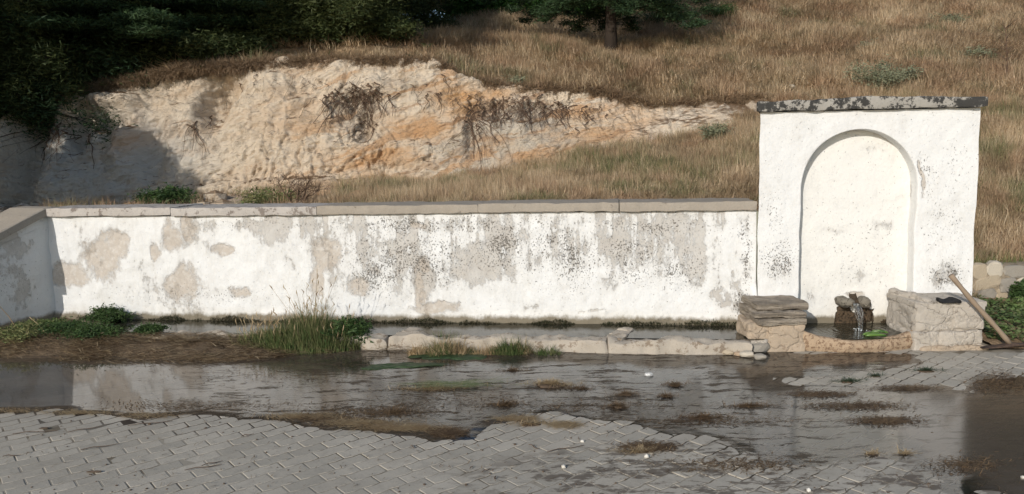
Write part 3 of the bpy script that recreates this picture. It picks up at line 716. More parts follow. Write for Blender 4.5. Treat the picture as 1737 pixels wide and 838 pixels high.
# ------------------------------------------------------------------ fountain
fbase = FA + FD*.97
fountain = thing('fountain', 'whitewashed village fountain with arched niche and dark stone cap', 'fountain', (fbase.x, fbase.y, 0))
FW = (FB-FA).length
def fpt(s, n, z): return FA + FD*s + FN*n + Vector((0, 0, z))
sL, sR = (founpx(1357, 400)-FA).dot(FD), (founpx(1553, 400)-FA).dot(FD)
cxs, rad = (sL+sR)/2, (sR-sL)/2
ztop = founpx(1457, 219).z; zsp = ztop - rad*1.02
FTOP = 2.075
loop_in, loop_out = [], []
def out_pt(ang):
    dx, dz = -math.cos(ang), math.sin(ang); t = 1e9
    if dx < -1e-6: t = min(t, (0-cxs)/dx)
    if dx > 1e-6: t = min(t, (FW-cxs)/dx)
    if dz > 1e-6: t = min(t, (FTOP-zsp)/dz)
    return cxs+dx*t, zsp+dz*t
NB = 34
for i in range(NB): z = -.1 + (zsp+.1)*i/NB; loop_in.append((sL, z)); loop_out.append((0, z))
angs = sorted(list(np.linspace(0, PI, 60)) + [math.atan2(FTOP-zsp, cxs), PI-math.atan2(FTOP-zsp, FW-cxs)])
for a in angs: loop_in.append((cxs-rad*math.cos(a), zsp+rad*1.02*math.sin(a))); loop_out.append(out_pt(a))
for i in range(NB-1, -1, -1): z = -.1 + (zsp+.1)*i/NB; loop_in.append((sR, z)); loop_out.append((FW, z))
li, lo = np.array(loop_in), np.array(loop_out); K = len(li); ND = .13
rows = []
for t in np.linspace(1, 0.03, 26): q = li*(1-t)+lo*t; rows.append((q, np.zeros(K)))
cen = np.stack([np.full(K, cxs), np.minimum(li[:, 1], zsp)], 1)
dirn = li-cen; dirn /= np.maximum(np.linalg.norm(dirn, axis=1)[:, None], 1e-6)
for q_, dpt in ((.004, .0), (.0, .004), (-.002, .012), (-.002, .04), (-.002, .07), (-.003, .10), (-.004, ND+.01)):
    rows.append((li+dirn*q_, np.full(K, -dpt)))
Vf = []
for (q, dp) in rows:
    s, z = q[:, 0], q[:, 1]
    nn = dp + .007*fbm(s*3, z*3, 0, 4, 51) + .002*fbm(s*14, z*14, 0, 2, 52)
    s2 = s + .005*fbm(z*4, dp*0, 0, 3, 53)*(np.abs(dp) >= 0)
    P = np.array(FA)[None, :] + s2[:, None]*np.array(FD) + nn[:, None]*np.array(FN); P[:, 2] = z; Vf.append(P)
Vf = np.vstack(Vf); Qf = gridf(len(rows), K)
wmesh('plaster_front', Vf, Qf, MFo, fountain, smooth=True)
sN, zN = np.meshgrid(np.linspace(sL-.02, sR+.02, 70), np.linspace(-.1, ztop+.03, 100), indexing='ij')
nn = -ND + .006*fbm(sN*3, zN*3, 0, 4, 55)
P = np.array(FA)[None, :] + sN.ravel()[:, None]*np.array(FD) + nn.ravel()[:, None]*np.array(FN); P[:, 2] = zN.ravel()
wmesh('niche_back', P, gridf(70, 100), MNi, fountain, smooth=True)
bk = [fpt(s, n, z) for (s, n, z) in ((.004, -.004, -.1), (FW-.004, -.004, -.1), (FW-.004, -.004, FTOP), (.004, -.004, FTOP), (.24, -.58, -.1), (FW-.004, -.58, -.1), (FW-.004, -.58, FTOP), (.24, -.58, FTOP))]
wmesh('masonry_core', bk, [(4, 7, 6, 5), (0, 3, 7, 4), (1, 5, 6, 2), (3, 2, 6, 7)], MFo, fountain)
# cap: one long irregular slab, thicker in the middle
c = fpt(FW/2-.004, -.26, FTOP+.050)
v, q = rough_block(c.x, c.y, c.z, FW+.07, .64, .085, FROT, .006, .02, 71, .014, 9.)
sk = np.clip(((np.array(FA)-v)@np.array(FN)), 0, .6); v[:, 0] += sk*.42*np.clip(1-((v-np.array(FA))@np.array(FD))/.6, 0, 1)
s = (v-np.array(FA))@np.array(FD); tt = s/FW
v[:, 2] += np.where(v[:, 2] > c.z, .028*np.exp(-((tt-.55)/.33)**2), 0) + .006*vnoise(s*7, 0, 0, 3)
wmesh('cap_slab', v, q, MCap, fountain, smooth=True)
# spout: two round shouldered stones with a stone channel between them
def founz(px, py, off): p = founpx(px, py, -off); return p
for i, (px, py, rx, ry, rz_) in enumerate(((1431, 512, .075, .10, .05), (1464, 512, .055, .10, .048))):
    p = founpx(px, py, ND-.05); v, fc = rock_verts(1., 80+i, 3, (rx, ry, rz_)); v = v + np.array(p)
    wmesh('spout_stone', v, fc, MSpout, fountain, smooth=True)
mb = MB()
p0 = founpx(1446, 497, ND); p1 = founpx(1452, 514, ND-.16)
a = p0 + Vector((-.01, 0, .0))
for (o1, o2) in (((-.030, .0), (-.030, 0)), ((.030, 0), (.030, 0))): pass
prof = [(-.030, .0), (-.032, -.03), (.032, -.03), (.030, .0), (.022, -.001), (.020, -.008), (-.020, -.008), (-.022, -.001)]
v = [p0 + FD*u + Vector((0, 0, w_)) for u, w_ in prof] + [p1 + FD*u + Vector((0, 0, w_)) for u, w_ in prof]
fc = [(i, (i+1) % 8, 8+(i+1) % 8, 8+i) for i in range(8)] + [(0, 1, 6, 7), (1, 2, 5, 6), (2, 3, 4, 5), (15, 14, 9, 8), (14, 13, 10, 9), (13, 12, 11, 10)]
wmesh('spout_channel', v, fc, MDark, fountain)
# dark wet mossy growth on the niche wall below the spout
for i, (px, py, rx, rz_) in enumerate(((1432, 535, .075, .10), (1450, 540, .06, .09), (1468, 535, .045, .10), (1480, 538, .028, .07), (1512, 545, .09, .035), (1400, 551, .10, .014), (1538, 548, .05, .05))):
    p = founpx(px, py, ND); v, fc = rock_verts(1., 90+i, 3, (rx, .012, rz_)); v += .030*np.stack([fbm(v[:, 0]*22, v[:, 2]*22, 0, 3, i+k) for k in range(3)], 1)*np.array([1, .25, 1])
    wmesh('moss_stain', v+np.array(p), fc, MDark, fountain, smooth=True)
# basin rim: worn sandstone curb bulging to the front, dipping in the middle
rim = []
a0, a1 = atz(1366, 575, .05), atz(1562, 583, .05)
NR = 60
for i in range(NR+1):
    t = i/NR; X = 2.50 + (3.47-2.50)*t; bul = math.sin(PI*min(max(t, 0), 1))
    yf = 6.50 - .10*bul; zt_ = .185 - .085*bul**.7 - .025*t*(1-bul) + .004*float(vnoise(t*14, 0, 0, 4))
    for k, (dy, z) in enumerate(((.045, -.06), (.02, .0), (.0, .03), (-.006, .06), (.0, zt_-.02), (.012, zt_-.004), (.05, zt_), (.085, zt_-.006), (.10, zt_-.03), (.11, -.05))):
        z = min(z, zt_) if k < 5 else z
        rg = .010*float(fbm(X*16, z*16, k*.3, 3, 7)) if k < 5 else .003*float(vnoise(X*20, k, 0, 3))
        rim.append((X, yf+dy+rg, z))
wmesh('basin_rim', rim, gridf(NR+1, 10)[:, ::-1], MRim, fountain, smooth=False)

def water_mat(name, tint, dens=.75, wave=40, strength=.15, centre=None):
    m = M(name); n = m.n
    tr = n.new('ShaderNodeBsdfTransparent'); m.put(tr.inputs[0], tint)
    df = n.new('ShaderNodeBsdfDiffuse'); m.put(df.inputs[0], m.mix(m.noise(5, 4), (.028, .030, .020), (.055, .052, .036)))
    s1 = n.new('ShaderNodeMixShader'); s1.inputs[0].default_value = dens; m.l.new(tr.outputs[0], s1.inputs[1]); m.l.new(df.outputs[0], s1.inputs[2])
    gl = n.new('ShaderNodeBsdfGlossy'); gl.inputs['Roughness'].default_value = .03
    h = m.noise(wave, 3, st=(1, 1.8, 1))
    if centre:
        d = m.vm('LENGTH', m.vm('SUBTRACT', warp(m, 9, .05), centre))
        h = m.math('ADD', h, m.math('MULTIPLY', m.math('SINE', m.math('MULTIPLY', d, 110.)), m.ss(.55, .0, d)))
    nb = m.bump(h, strength, .01); m.put(gl.inputs['Normal'], nb)
    fr = n.new('ShaderNodeFresnel'); fr.inputs['IOR'].default_value = 1.6; m.put(fr.inputs['Normal'], nb)
    s2 = n.new('ShaderNodeMixShader'); m.put(s2.inputs[0], fr.outputs[0]); m.l.new(s1.outputs[0], s2.inputs[1]); m.l.new(gl.outputs[0], s2.inputs[2])
    m.l.new(s2.outputs[0], m.out.inputs[0]); return m.m
jet_foot = founpx(1456, 577, ND-.30); jet_foot.z = .108
bw = [(2.48, 6.6, .106), (3.5, 6.6, .106), (3.68, 7.2, .106), (2.6, 7.2, .106), (2.6, 6.44, .106), (3.4, 6.44, .106)]
o = wmesh('basin_water', [(2.47, 6.50, .108), (3.52, 6.50, .108), (3.68, 7.1, .108), (2.58, 7.14, .108), (2.7, 6.44, .108), (3.25, 6.43, .108)], [(0, 4, 5, 1, 2, 3)],
    water_mat('basin_water', (.3, .3, .25), .8, 22, .35, tuple(jet_foot)))
tag(o, 'rippling dark water in the basin under the spout', kind='structure')
# falling water: strands
def mat_jet():
    m = M('falling_water'); m.set((.93, .95, .96), .05, m.bump(m.noise(40, 3, st=(1, 1, .25)), .6, .01), .5, IOR=1.33, Transmission_Weight=1.0); return m.m
MJet = mat_jet(); mb = MB()
p1 = founpx(1452, 514, ND-.175)
for k in range(6):
    off = (k-2.5)*.0085; pts = []
    for i in range(13):
        t = i/12; pts.append(p1 + FD*(off*(1+.6*math.sin(t*5+k))) + FN*(.12*t**.6+.004*math.sin(k*2+t*9)) + Vector((0, 0, -.004 - (p1.z-.10)*t**1.6)))
    mb.tube(pts, [.0085-.004*(i/12)+.0008*math.sin(i*1.3+k) for i in range(13)], 7)
jet = wmesh('water_stream', mb.V, mb.F, MJet, base=tuple(p1), smooth=True)
tag(jet, 'thin stream of clear water falling from the stone spout into the basin', 'water', kind='structure')
mb = MB(); foam = mat_simple('splash_foam', (.75, .78, .78), (.55, .6, .6), 60, .3)
for k in range(26):
    a, r = random.uniform(0, 2*PI), abs(random.gauss(0, .035)); v, fc = rock_verts(random.uniform(.002, .0055), k % 5, 1, (1, 1, .8))
    mb.add(v+np.array(jet_foot)+np.array([r*math.cos(a), r*math.sin(a), random.uniform(0, .012)]), fc)
o = wmesh('splash_drops', mb.V, mb.F, foam, base=tuple(jet_foot), smooth=True); tag(o, 'small white bubbles where the stream hits the basin water', kind='stuff')

# cucumbers floating in the basin
MCuc = M('cucumber_skin'); _s = MCuc.noise(1., 3, st=(6, 60, 40)); MCuc = MCuc.set(MCuc.mix(MCuc.ss(.46, .54, _s), (.025, .075, .010), (.10, .18, .035)), .3, None, .5)
for i, (px, py, rz_, lab) in enumerate(((1478, 567, .15, 'long green cucumber floating at the back of the bunch in the basin'),
                                        (1486, 570, -.12, 'green striped cucumber floating in the middle of the bunch in the basin'),
                                        (1492, 564, -.35, 'short green cucumber on the right of the bunch in the basin'))):
    p = atz(px, py, .118); mb = MB(); L = (.085, .09, .07)[i]
    mb.tube([(L*t*math.cos(rz_), L*t*math.sin(rz_), .012*(1-t*t)) for t in np.linspace(-1, 1, 11)], [max(.003, .0135*math.sqrt(max(0, 1-t**4))) for t in np.linspace(-1, 1, 11)], 10)
    o = wmesh('cucumber', np.array(mb.V)+np.array(p), mb.F, MCuc, base=tuple(p), smooth=True); tag(o, lab, 'cucumber', 'cucumbers cooling in the fountain basin')

# ------------------------------------------------------------------ stone seats
seat = thing('stone_seat', 'low stone seat topped by layered brown flagstones left of the basin', 'stone seat', (2.3, 6.72, 0))
def blk(name, x0, x1, y0, y1, z0, z1, mat, par, seed, amp=.012, res=.02, rnd=.02, rz=0, frq=13.):
    v, q = rough_block((x0+x1)/2, (y0+y1)/2, (z0+z1)/2, x1-x0, y1-y0, z1-z0, rz, amp, res, seed, rnd, frq)
    return wmesh(name, v, q, mat, par, smooth=True)
blk('stone_block', 2.20, 2.52, 6.49, 7.0, -.04, .235, MSeatTan, seat, 1, .009, rnd=.016)
blk('stone_block', 2.02, 2.195, 6.50, 6.80, .11, .245, MSeatTan, seat, 2, .013, rnd=.018)
blk('stone_block', 2.05, 2.195, 6.48, 6.78, -.04, .105, MSeatPale, seat, 3, .013, rnd=.02)
for k, (z0, z1, dx, dy, rz_) in enumerate(((.236, .292, .0, .0, .02), (.294, .345, -.012, .015, -.035), (.347, .408, .012, .085, .015))):
    blk('flagstone', 2.10+dx, 2.525+dx*.5+.02*k, 6.47+dy, 6.99, z0, z1, MSeatSlate, seat, 10+k, (.010, .012, .008)[k], .018, .014, rz_, 9.)
seat2 = thing('stone_seat', 'limed rubble seat right of the basin with a hoe leaning on it', 'stone seat', (3.78, 6.72, 0))
blk('stone_block', 3.46, 3.80, 6.48, 6.98, .15, .385, MSeatPale, seat2, 21, .011, rnd=.024)
blk('stone_block', 3.79, 4.06, 6.47, 6.98, .155, .39, MSeatPale, seat2, 22, .011, rnd=.024)
blk('stone_block', 3.44, 3.66, 6.46, 6.9, -.04, .155, MSeatPale, seat2, 23, .012, rnd=.022)
blk('stone_block', 3.655, 4.05, 6.455, 6.9, .02, .158, MSeatPale, seat2, 24, .011, rnd=.024)
blk('stone_block', 3.50, 4.08, 6.42, 6.6, -.05, .035, MSeatTan, seat2, 25, .010, rnd=.03)
blk('mortar_top', 3.45, 4.075, 6.475, 6.99, .36, .412, MSeatPale, seat2, 26, .004, rnd=.012)
blk('mortar_core', 3.47, 4.035, 6.495, 6.97, -.03, .38, MSeatPale, seat2, 28, .005, rnd=.02)
blk('mortar_core', 2.07, 2.50, 6.512, 6.97, -.03, .24, MSeatTan, seat, 29, .005, rnd=.02)
v, q = rough_block(3.545, 6.74, .2, .11, .50, .50, .16, .015, .03, 27, .04)
wmesh('stone_block', v, q, MSeatPale, seat2, smooth=True)

# black cloth on the seat
p = atz(1609, 511, .416); v, fc = rock_verts(1., 5, 3, (.105, .06, .028)); v[:, 2] += .012*np.sin(v[:, 0]*45); v[:, 2] = np.maximum(v[:, 2], -.008)
o = wmesh('cloth', v+np.array(p), fc, MBlack, base=tuple(p), smooth=True); tag(o, 'crumpled black cloth lying on top of the right stone seat', 'cloth')
# hoe
hf = Vector((4.235, 6.40, .055)); ht = Vector((3.690, 6.375, .655))
hoe = thing('hoe', 'wooden handled hoe leaning against the right stone seat', 'hoe', tuple(hf))
mb = MB(); mb.tube([hf.lerp(ht, t)+Vector((0, 0, .004*math.sin(t*7))) for t in np.linspace(0, 1, 12)], [.021+.002*math.sin(i*1.9) for i in range(12)], 12)
wmesh('handle', mb.V, mb.F, MWood, hoe, smooth=True)
mb = MB()
cs = [(-.24, .0, -.012, .004, .03), (-.17, .0, -.006, .006, .05), (-.07, .0, .0, .012, .042), (0, 0, .008, .026, .032), (.07, 0, .01, .013, .03), (.17, .01, .014, .008, .035), (.30, .02, .02, .004, .03)]
v = []
for (x, y, z, hh, hw) in cs:
    for k in range(10):
        a = 2*PI*k/10; v.append((hf.x+x, hf.y+y+hw*math.cos(a), .035+z+hh*math.sin(a)))
fc = [(i*10+j, i*10+(j+1) % 10, (i+1)*10+(j+1) % 10, (i+1)*10+j) for i in range(6) for j in range(10)]+[tuple(range(10)), tuple(60+j for j in range(10))[::-1]]
mb.add(v, fc); wmesh('iron_head', mb.V, mb.F, MIron, hoe, smooth=True)

# ------------------------------------------------------------------ trough
trough = thing('water_trough', 'long shallow stone water trough at the foot of the whitewashed wall', 'trough', tuple(wpt(4, .45, 0)))
def along(px):  # distance along the wall of a rim point
    p = atz(px, 572, .15); return (p-WA).dot(WD)
cuts = [along(x) for x in (205, 398, 648, 1032, 1276)]
for i in range(len(cuts)-1):
    a, b = cuts[i]+.001, cuts[i+1]-.001; c = wpt((a+b)/2, .645, .004)
    v, q = rough_block(c.x, c.y, c.z, b-a, .15, .235, WROT, .020, .024, 120+i, .022, 7.)
    v[:, 1] += .03*fbm(v[:, 0]*2.2, 0, 0, 3, 9)*1.; v[:, 2] += np.where(v[:, 2] > 0, .018*fbm(v[:, 0]*3.5, v[:, 1]*8, 0, 3, 19), 0)
    wmesh('rim_stone', v, q, MTrough, trough, smooth=True)
for i, (px0, py0, px1, py1) in enumerate(((676, 570, 702, 555), (1040, 568, 1066, 553))):
    A_, B_ = atz(px0, py0, .14), atz(px1, py1, .13)
    for k in range(1 if i == 0 else 0, 3):
        c = A_.lerp(B_, (k+.5)/3); d = (B_-A_)
        v, q = rough_block(c.x, c.y, .086, d.length/3+.02, .17-.015*k, .075, math.atan2(d.y, d.x), .016, .02, 140+i*5+k, .02, 9.)
        wmesh('cross_stone', v, q, MTrough, trough, smooth=True)
s0, s1 = .55, WL-.02
o = wmesh('trough_water', [wpt(s0, -.02, WATER), wpt(s1, -.02, WATER), wpt(s1, .60, WATER), wpt(s0, .60, WATER)], [(0, 1, 2, 3)[::-1]],
    water_mat('trough_water', (.45, .46, .42), .6, 12, .05))
tag(o, 'still water in the stone trough mirroring the white wall', kind='structure')
o = wmesh('trough_bed', [wpt(s0-.6, -.02, .04), wpt(s1, -.02, .04), wpt(s1, .5, .04), wpt(s0-.6, .5, .04)], [(0, 1, 2, 3)[::-1]], MDark, trough)

# ------------------------------------------------------------------ mud bank in front of the left part of the trough
MMud = M('mud_bank'); _a = MMud.noise(9, 7, st=(1, 2.5, 1), rough=.7); _b = MMud.noise(50, 4, st=(1, 3, 1))
MMud = MMud.set(MMud.mix(_a, (.10, .068, .042), (.21, .155, .10)), .9, MMud.bump(MMud.math('ADD', _a, _b), .9, .03), .2)
sx, ny = np.meshgrid(np.linspace(-3.4, 4.6, 300), np.linspace(-.05, 1.75, 90), indexing='ij')
fade = sstep(4.5, 2.0, sx)
wid = .70 + .62*fade + .05*vnoise(sx*3, 0, 0, 2)
left = sstep(.75, .15, sx)
prof = (.095*sstep(wid, wid-.5, ny))*(.25+.75*fade)
prof = np.where(ny < .58, prof*(left) + (-.05)*(1-left), prof)
prof = np.where((ny >= .58) & (ny < .72), prof*(.6+.4*left)-.02*(1-left), prof)
z = -.012 + prof + .026*fbm(sx*5, ny*8, 0, 5, 5)*sstep(wid+.05, wid-.2, ny) - .02*sstep(wid-.02, wid+.2, ny)
P = np.array(WA)[None, :] + sx.ravel()[:, None]*np.array(WD) + ny.ravel()[:, None]*np.array(WN)
P[:, 2] = z.ravel() + (np.minimum(P[:, 1], 7.2)-G_Y0)*G_S
bank = wmesh('mud_bank', P, gridf(300, 90), MMud, smooth=True); tag(bank, 'bank of brown mud in front of the left part of the trough', kind='structure')
bankz = lambda s, n_: float(-.012 + (.115*sstep(.62+.42*sstep(4.5, 2.4, s), .32+.42*sstep(4.5, 2.4, s), n_))*(.25+.75*sstep(4.5, 2.4, s)) + G_S*(min((WA+WD*s+WN*n_).y, 7.2)-G_Y0))

# ------------------------------------------------------------------ scatter of blades (numpy)
def blades(base, L, W, az_, lean, curl, seed=0):
    """arrays -> 5 verts per blade: base pair, mid pair, tip"""
    n = len(base); d = np.stack([np.cos(az_), np.sin(az_), np.zeros(n)], 1); sd_ = np.stack([-np.sin(az_), np.cos(az_), np.zeros(n)], 1)
    up = np.array([0, 0, 1.]); l1 = lean[:, None]; l2 = (lean+curl)[:, None]; Lc = L[:, None]; Wc = W[:, None]
    m_ = base + (d*np.sin(l1)+up*np.cos(l1))*Lc*.5; t = m_ + (d*np.sin(l2)+up*np.cos(l2))*Lc*.5
    V = np.stack([base-sd_*Wc*.5, base+sd_*Wc*.5, m_-sd_*Wc*.42, m_+sd_*Wc*.42, t], 1).reshape(-1, 3)
    k = np.arange(n)*5
    Q = np.concatenate([np.stack([k, k+1, k+3, k+2], 1), np.stack([k+2, k+3, k+4, k+4], 1)])
    return V, Q
def fix(Q):  # degenerate quads -> triangles
    return [tuple(q) if q[2] != q[3] else tuple(q[:3]) for q in Q.tolist()]
def tuft(n, r, h, wd_, lean=.25, curl=.5, hv=.5, seed=0, dome=0.):
    R = np.random.RandomState(seed)
    a = R.uniform(0, 2*PI, n); rr = r*np.sqrt(R.uniform(0, 1, n)); b = np.stack([rr*np.cos(a), rr*np.sin(a), np.zeros(n)-.01], 1)
    az_ = a + R.normal(0, .9, n)
    return blades(b, h*R.uniform(1-hv, 1, n)*(1-dome*(rr/r)**2), wd_*R.uniform(.6, 1.2, n), az_, np.abs(R.normal(0, lean, n))+.08*rr/r, R.uniform(0, curl, n))
PROTO = {}
def proto(name, V, Fc, mat):
    o = bpy.data.objects.new(name, mesh(name, V, Fc, mat)); PROTO[name] = o; return o
def scatter(name, pts, rot, scl, protos, label, parent=None):
    me = bpy.data.meshes.new(name); me.vertices.add(len(pts)); me.vertices.foreach_set('co', np.asarray(pts, np.float32).ravel())
    a = me.attributes.new('rot', 'FLOAT_VECTOR', 'POINT'); a.data.foreach_set('vector', np.asarray(rot, np.float32).ravel())
    a = me.attributes.new('scl', 'FLOAT_VECTOR', 'POINT'); a.data.foreach_set('vector', np.asarray(scl, np.float32).ravel())
    o = link(name, me, parent); ng = bpy.data.node_groups.new(name, 'GeometryNodeTree')
    ng.interface.new_socket('Geometry', in_out='INPUT', socket_type='NodeSocketGeometry'); ng.interface.new_socket('Geometry', in_out='OUTPUT', socket_type='NodeSocketGeometry')
    gi, go = ng.nodes.new('NodeGroupInput'), ng.nodes.new('NodeGroupOutput'); inst = ng.nodes.new('GeometryNodeInstanceOnPoints'); j = ng.nodes.new('GeometryNodeJoinGeometry')
    for p in reversed(protos):
        oi = ng.nodes.new('GeometryNodeObjectInfo'); oi.inputs['Object'].default_value = p; oi.inputs['As Instance'].default_value = True; ng.links.new(oi.outputs['Geometry'], j.inputs[0])
    def na(nm):
        n = ng.nodes.new('GeometryNodeInputNamedAttribute'); n.data_type = 'FLOAT_VECTOR'; n.inputs['Name'].default_value = nm; return n.outputs[0]
    ng.links.new(gi.outputs[0], inst.inputs['Points']); ng.links.new(j.outputs[0], inst.inputs['Instance'])
    inst.inputs['Pick Instance'].default_value = True
    e2r = ng.nodes.new('FunctionNodeEulerToRotation'); ng.links.new(na('rot'), e2r.inputs[0]); ng.links.new(e2r.outputs[0], inst.inputs['Rotation'])
    ng.links.new(na('scl'), inst.inputs['Scale']); ng.links.new(inst.outputs[0], go.inputs[0])
    md = o.modifiers.new('scatter', 'NODES'); md.node_group = ng
    return tag(o, label, kind='stuff')
gp = []
for i in range(4):
    V, Q = tuft(46, .16, .42, .010, .22, .7, .55, 200+i); gp.append(proto('dry_tuft', V, fix(Q), MGrass))
gn = []
for i in range(4):
    V, Q = tuft(40, .11, .34, .006, .2, .55, .55, 210+i); gn.append(proto('slope_tuft', V, fix(Q), MGrassN))
gfl = []
for i in range(3):
    V, Q = tuft(40, .22, .42, .011, .9, .6, .5, 220+i); gfl.append(proto('lodged_tuft', V, fix(Q), MGrass))
# near slope between wall and cliff and right of the fountain
R = np.random.RandomState(3)
def pts_area(n, x0, x1, y0, y1, test):
    X = R.uniform(x0, x1, n); Y = R.uniform(y0, y1, n); k = test(X, Y); X, Y = X[k], Y[k]
    return np.stack([X, Y, H(X, Y)], 1)
def infr(X, Y): return np.abs(X) < .70*Y+.6
den = lambda X, Y: vnoise(X*1.1, Y*1.1, 0, 33)
def bare(X):  # left part of the slope under the cliff is bare ground
    return sstep(-2.9, -1.5, X)
P1 = pts_area(9000, -6., 10., 7.6, 12.9, lambda X, Y: infr(X, Y) & (((X < 2.3) & (Y > wallY(X)+.66)) | (X >= 4.3) & (Y > 8.25) | ((X > 2.3) & (X < 4.3) & (Y > 7.7))) &
              (R.uniform(0, 1, len(X)) < np.maximum(bare(X), .035+.16*(den(X, Y) > .15))) & ~((Y > 12.1) & (X < 3.6)))
hs = .75 + .35*vnoise(P1[:, 0]*.8, P1[:, 1]*.8, 0, 12); hs *= 1-.45*sstep(9.3, 8.0, P1[:, 1])
n1 = len(P1); scatter('slope_grass', P1, np.stack([R.normal(0, .12, n1), R.normal(0, .12, n1), R.uniform(0, 6.28, n1)], 1),
    np.stack([R.uniform(.8, 1.3, n1), R.uniform(.8, 1.3, n1), hs*R.uniform(.7, 1.25, n1)], 1), gn, 'tall dry grass with green stalks growing between the wall and the clay bank')
def upok(X, Y): return infr(X, Y) & ((Y > 13.3) | (X > 4.4)) & ((Y < 25.5) | (X > 3))
P2 = np.vstack([pts_area(11000, -9, 13, 12.6, 19, upok), pts_area(15000, -16, 24, 19, 32, upok), pts_area(5000, 0, 34, 32, 46, upok)])
P2[:, 2] = np.where((P2[:, 1] < 14.05) & (P2[:, 0] < 4.8), zt(P2[:, 0])+.315*(P2[:, 1]-YT)+.03, P2[:, 2])
kill = (P2[:, 0] < -.9+R.normal(0, .4, len(P2))) & (P2[:, 1] < 15.5) & (R.uniform(0, 1, len(P2)) < .7); P2 = P2[~kill]
lod = vnoise(P2[:, 0]*.45, P2[:, 1]*.45, 0, 44) + R.normal(0, .3, len(P2)) + .25*sstep(4, 8, P2[:, 0]) > .0
for nm, K_, pr, lab in (('hill_grass', ~lod, gp, 'tall dry straw coloured grass covering the hillside'), ('flattened_grass', lod, gfl, 'flattened reddish dry grass on the hillside')):
    Q_ = P2[K_]; n2 = len(Q_); far = 1+.5*sstep(19, 32, Q_[:, 1]); wind = 1.9+1.8*vnoise(Q_[:, 0]*.5, Q_[:, 1]*.5, 0, 88)+R.normal(0, .45, n2)
    hs = (.75+.4*vnoise(Q_[:, 0]*.9, Q_[:, 1]*.9, 0, 13))*(1-.5*((Q_[:, 0] < -1.2) & (Q_[:, 1] < 16)))
    rz_ = R.uniform(0, 6.28, n2) if pr is gp else wind
    scatter(nm, Q_, np.stack([R.normal(0, .15, n2), R.normal(0, .15, n2), rz_], 1), np.stack([far*R.uniform(.9, 1.4, n2)]*2+[far*hs*R.uniform(.7, 1.2, n2)], 1), pr, lab)

# ------------------------------------------------------------------ trees and shrubs
def foliage(centers, spread, n, L, W, flat=.35, seed=0, droop=0.):
    """needle-like leaf triangles round the given centres"""
    R = np.random.RandomState(seed); c = np.asarray(centers); idx = R.randint(0, len(c), n)
    p = c[idx] + R.normal(0, 1, (n, 3))*np.array([spread, spread, spread*flat])
    d = R.normal(0, 1, (n, 3)); d[:, 2] = d[:, 2]*.5 + .1 - droop; d /= np.linalg.norm(d, axis=1)[:, None]
    q = np.cross(d, R.normal(0, 1, (n, 3))); q /= np.linalg.norm(q, axis=1)[:, None]
    l = L*R.uniform(.6, 1.3, n)[:, None]; w_ = W*R.uniform(.6, 1.2, n)[:, None]
    V = np.stack([p-q*w_*.5, p+q*w_*.5, p+d*l], 1).reshape(-1, 3)
    return V, np.arange(3*n).reshape(-1, 3)
def tree(name, label, base, height, tr, crown_z, crown_r, mat, seed, n_l=26, nf=26000, kind='cedar', group=None, L=.10, W=.022, shape=None, droop=.35, cat='tree', lean=(0, 0), low=1.):
    R = random.Random(seed); base = Vector(base); t = thing(name, label, cat, tuple(base), group)
    mb = MB(); tp = [base + Vector((lean[0]*k*k+.05*math.sin(k*5+seed), lean[1]*k*k, -.15+(height+.15)*k)) for k in np.linspace(0, 1, 10)]
    mb.tube(tp, [tr*(1.35 if i == 0 else 1-.9*i/9) for i in range(10)], 12)
    wmesh('trunk', mb.V, mb.F, MBark, t, smooth=True)
    lm = MB(); cen = []
    for i in range(n_l):
        f = ((i+.5)/n_l)**low; z = crown_z+(height-crown_z)*f; a = i*2.4+R.uniform(-.5, .5)
        rr = (shape(f) if shape else (1-f)**.7)*crown_r*R.uniform(.65, 1.1)
        k = min(z/height, 1)
        o_ = base + Vector((lean[0]*k*k, lean[1]*k*k, z)); d = Vector((math.cos(a), math.sin(a), 0)); m_ = 8
        pts = []
        for j in range(m_+1):
            s = j/m_; pts.append(o_ + d*rr*s + Vector((R.uniform(-.04, .04), R.uniform(-.04, .04), rr*(.10*s-droop*s*s))))
        lm.tube(pts, [max(.006, tr*.22*(1-j/m_)) for j in range(m_+1)], 5)
        side = Vector((-d.y, d.x, 0))
        for j in range(2, m_+1):
            s = j/m_
            for sg in (-1, 1):
                ln = rr*.42*(1.1-s)*R.uniform(.6, 1.1)
                for q in range(1, 4):
                    c = pts[j] + (side*sg*.85+d*.5)*ln*q/3 + Vector((0, 0, -.10*ln*q/3)); cen.append(c)
                lm.tube([pts[j], pts[j]+(side*sg*.85+d*.5)*ln+Vector((0, 0, -.10*ln))], [.008, .003], 4, False)
            cen.append(pts[j])
    wmesh('limbs', lm.V, lm.F, MBark, t)
    sp, fl = (.075, .35) if kind == 'cedar' else (.13, .9)
    V, Q = foliage([tuple(c) for c in cen], sp*max(1, crown_r/2.2), nf, L, W, fl, seed)
    wmesh('crown', V, Q, mat, t)
    return t
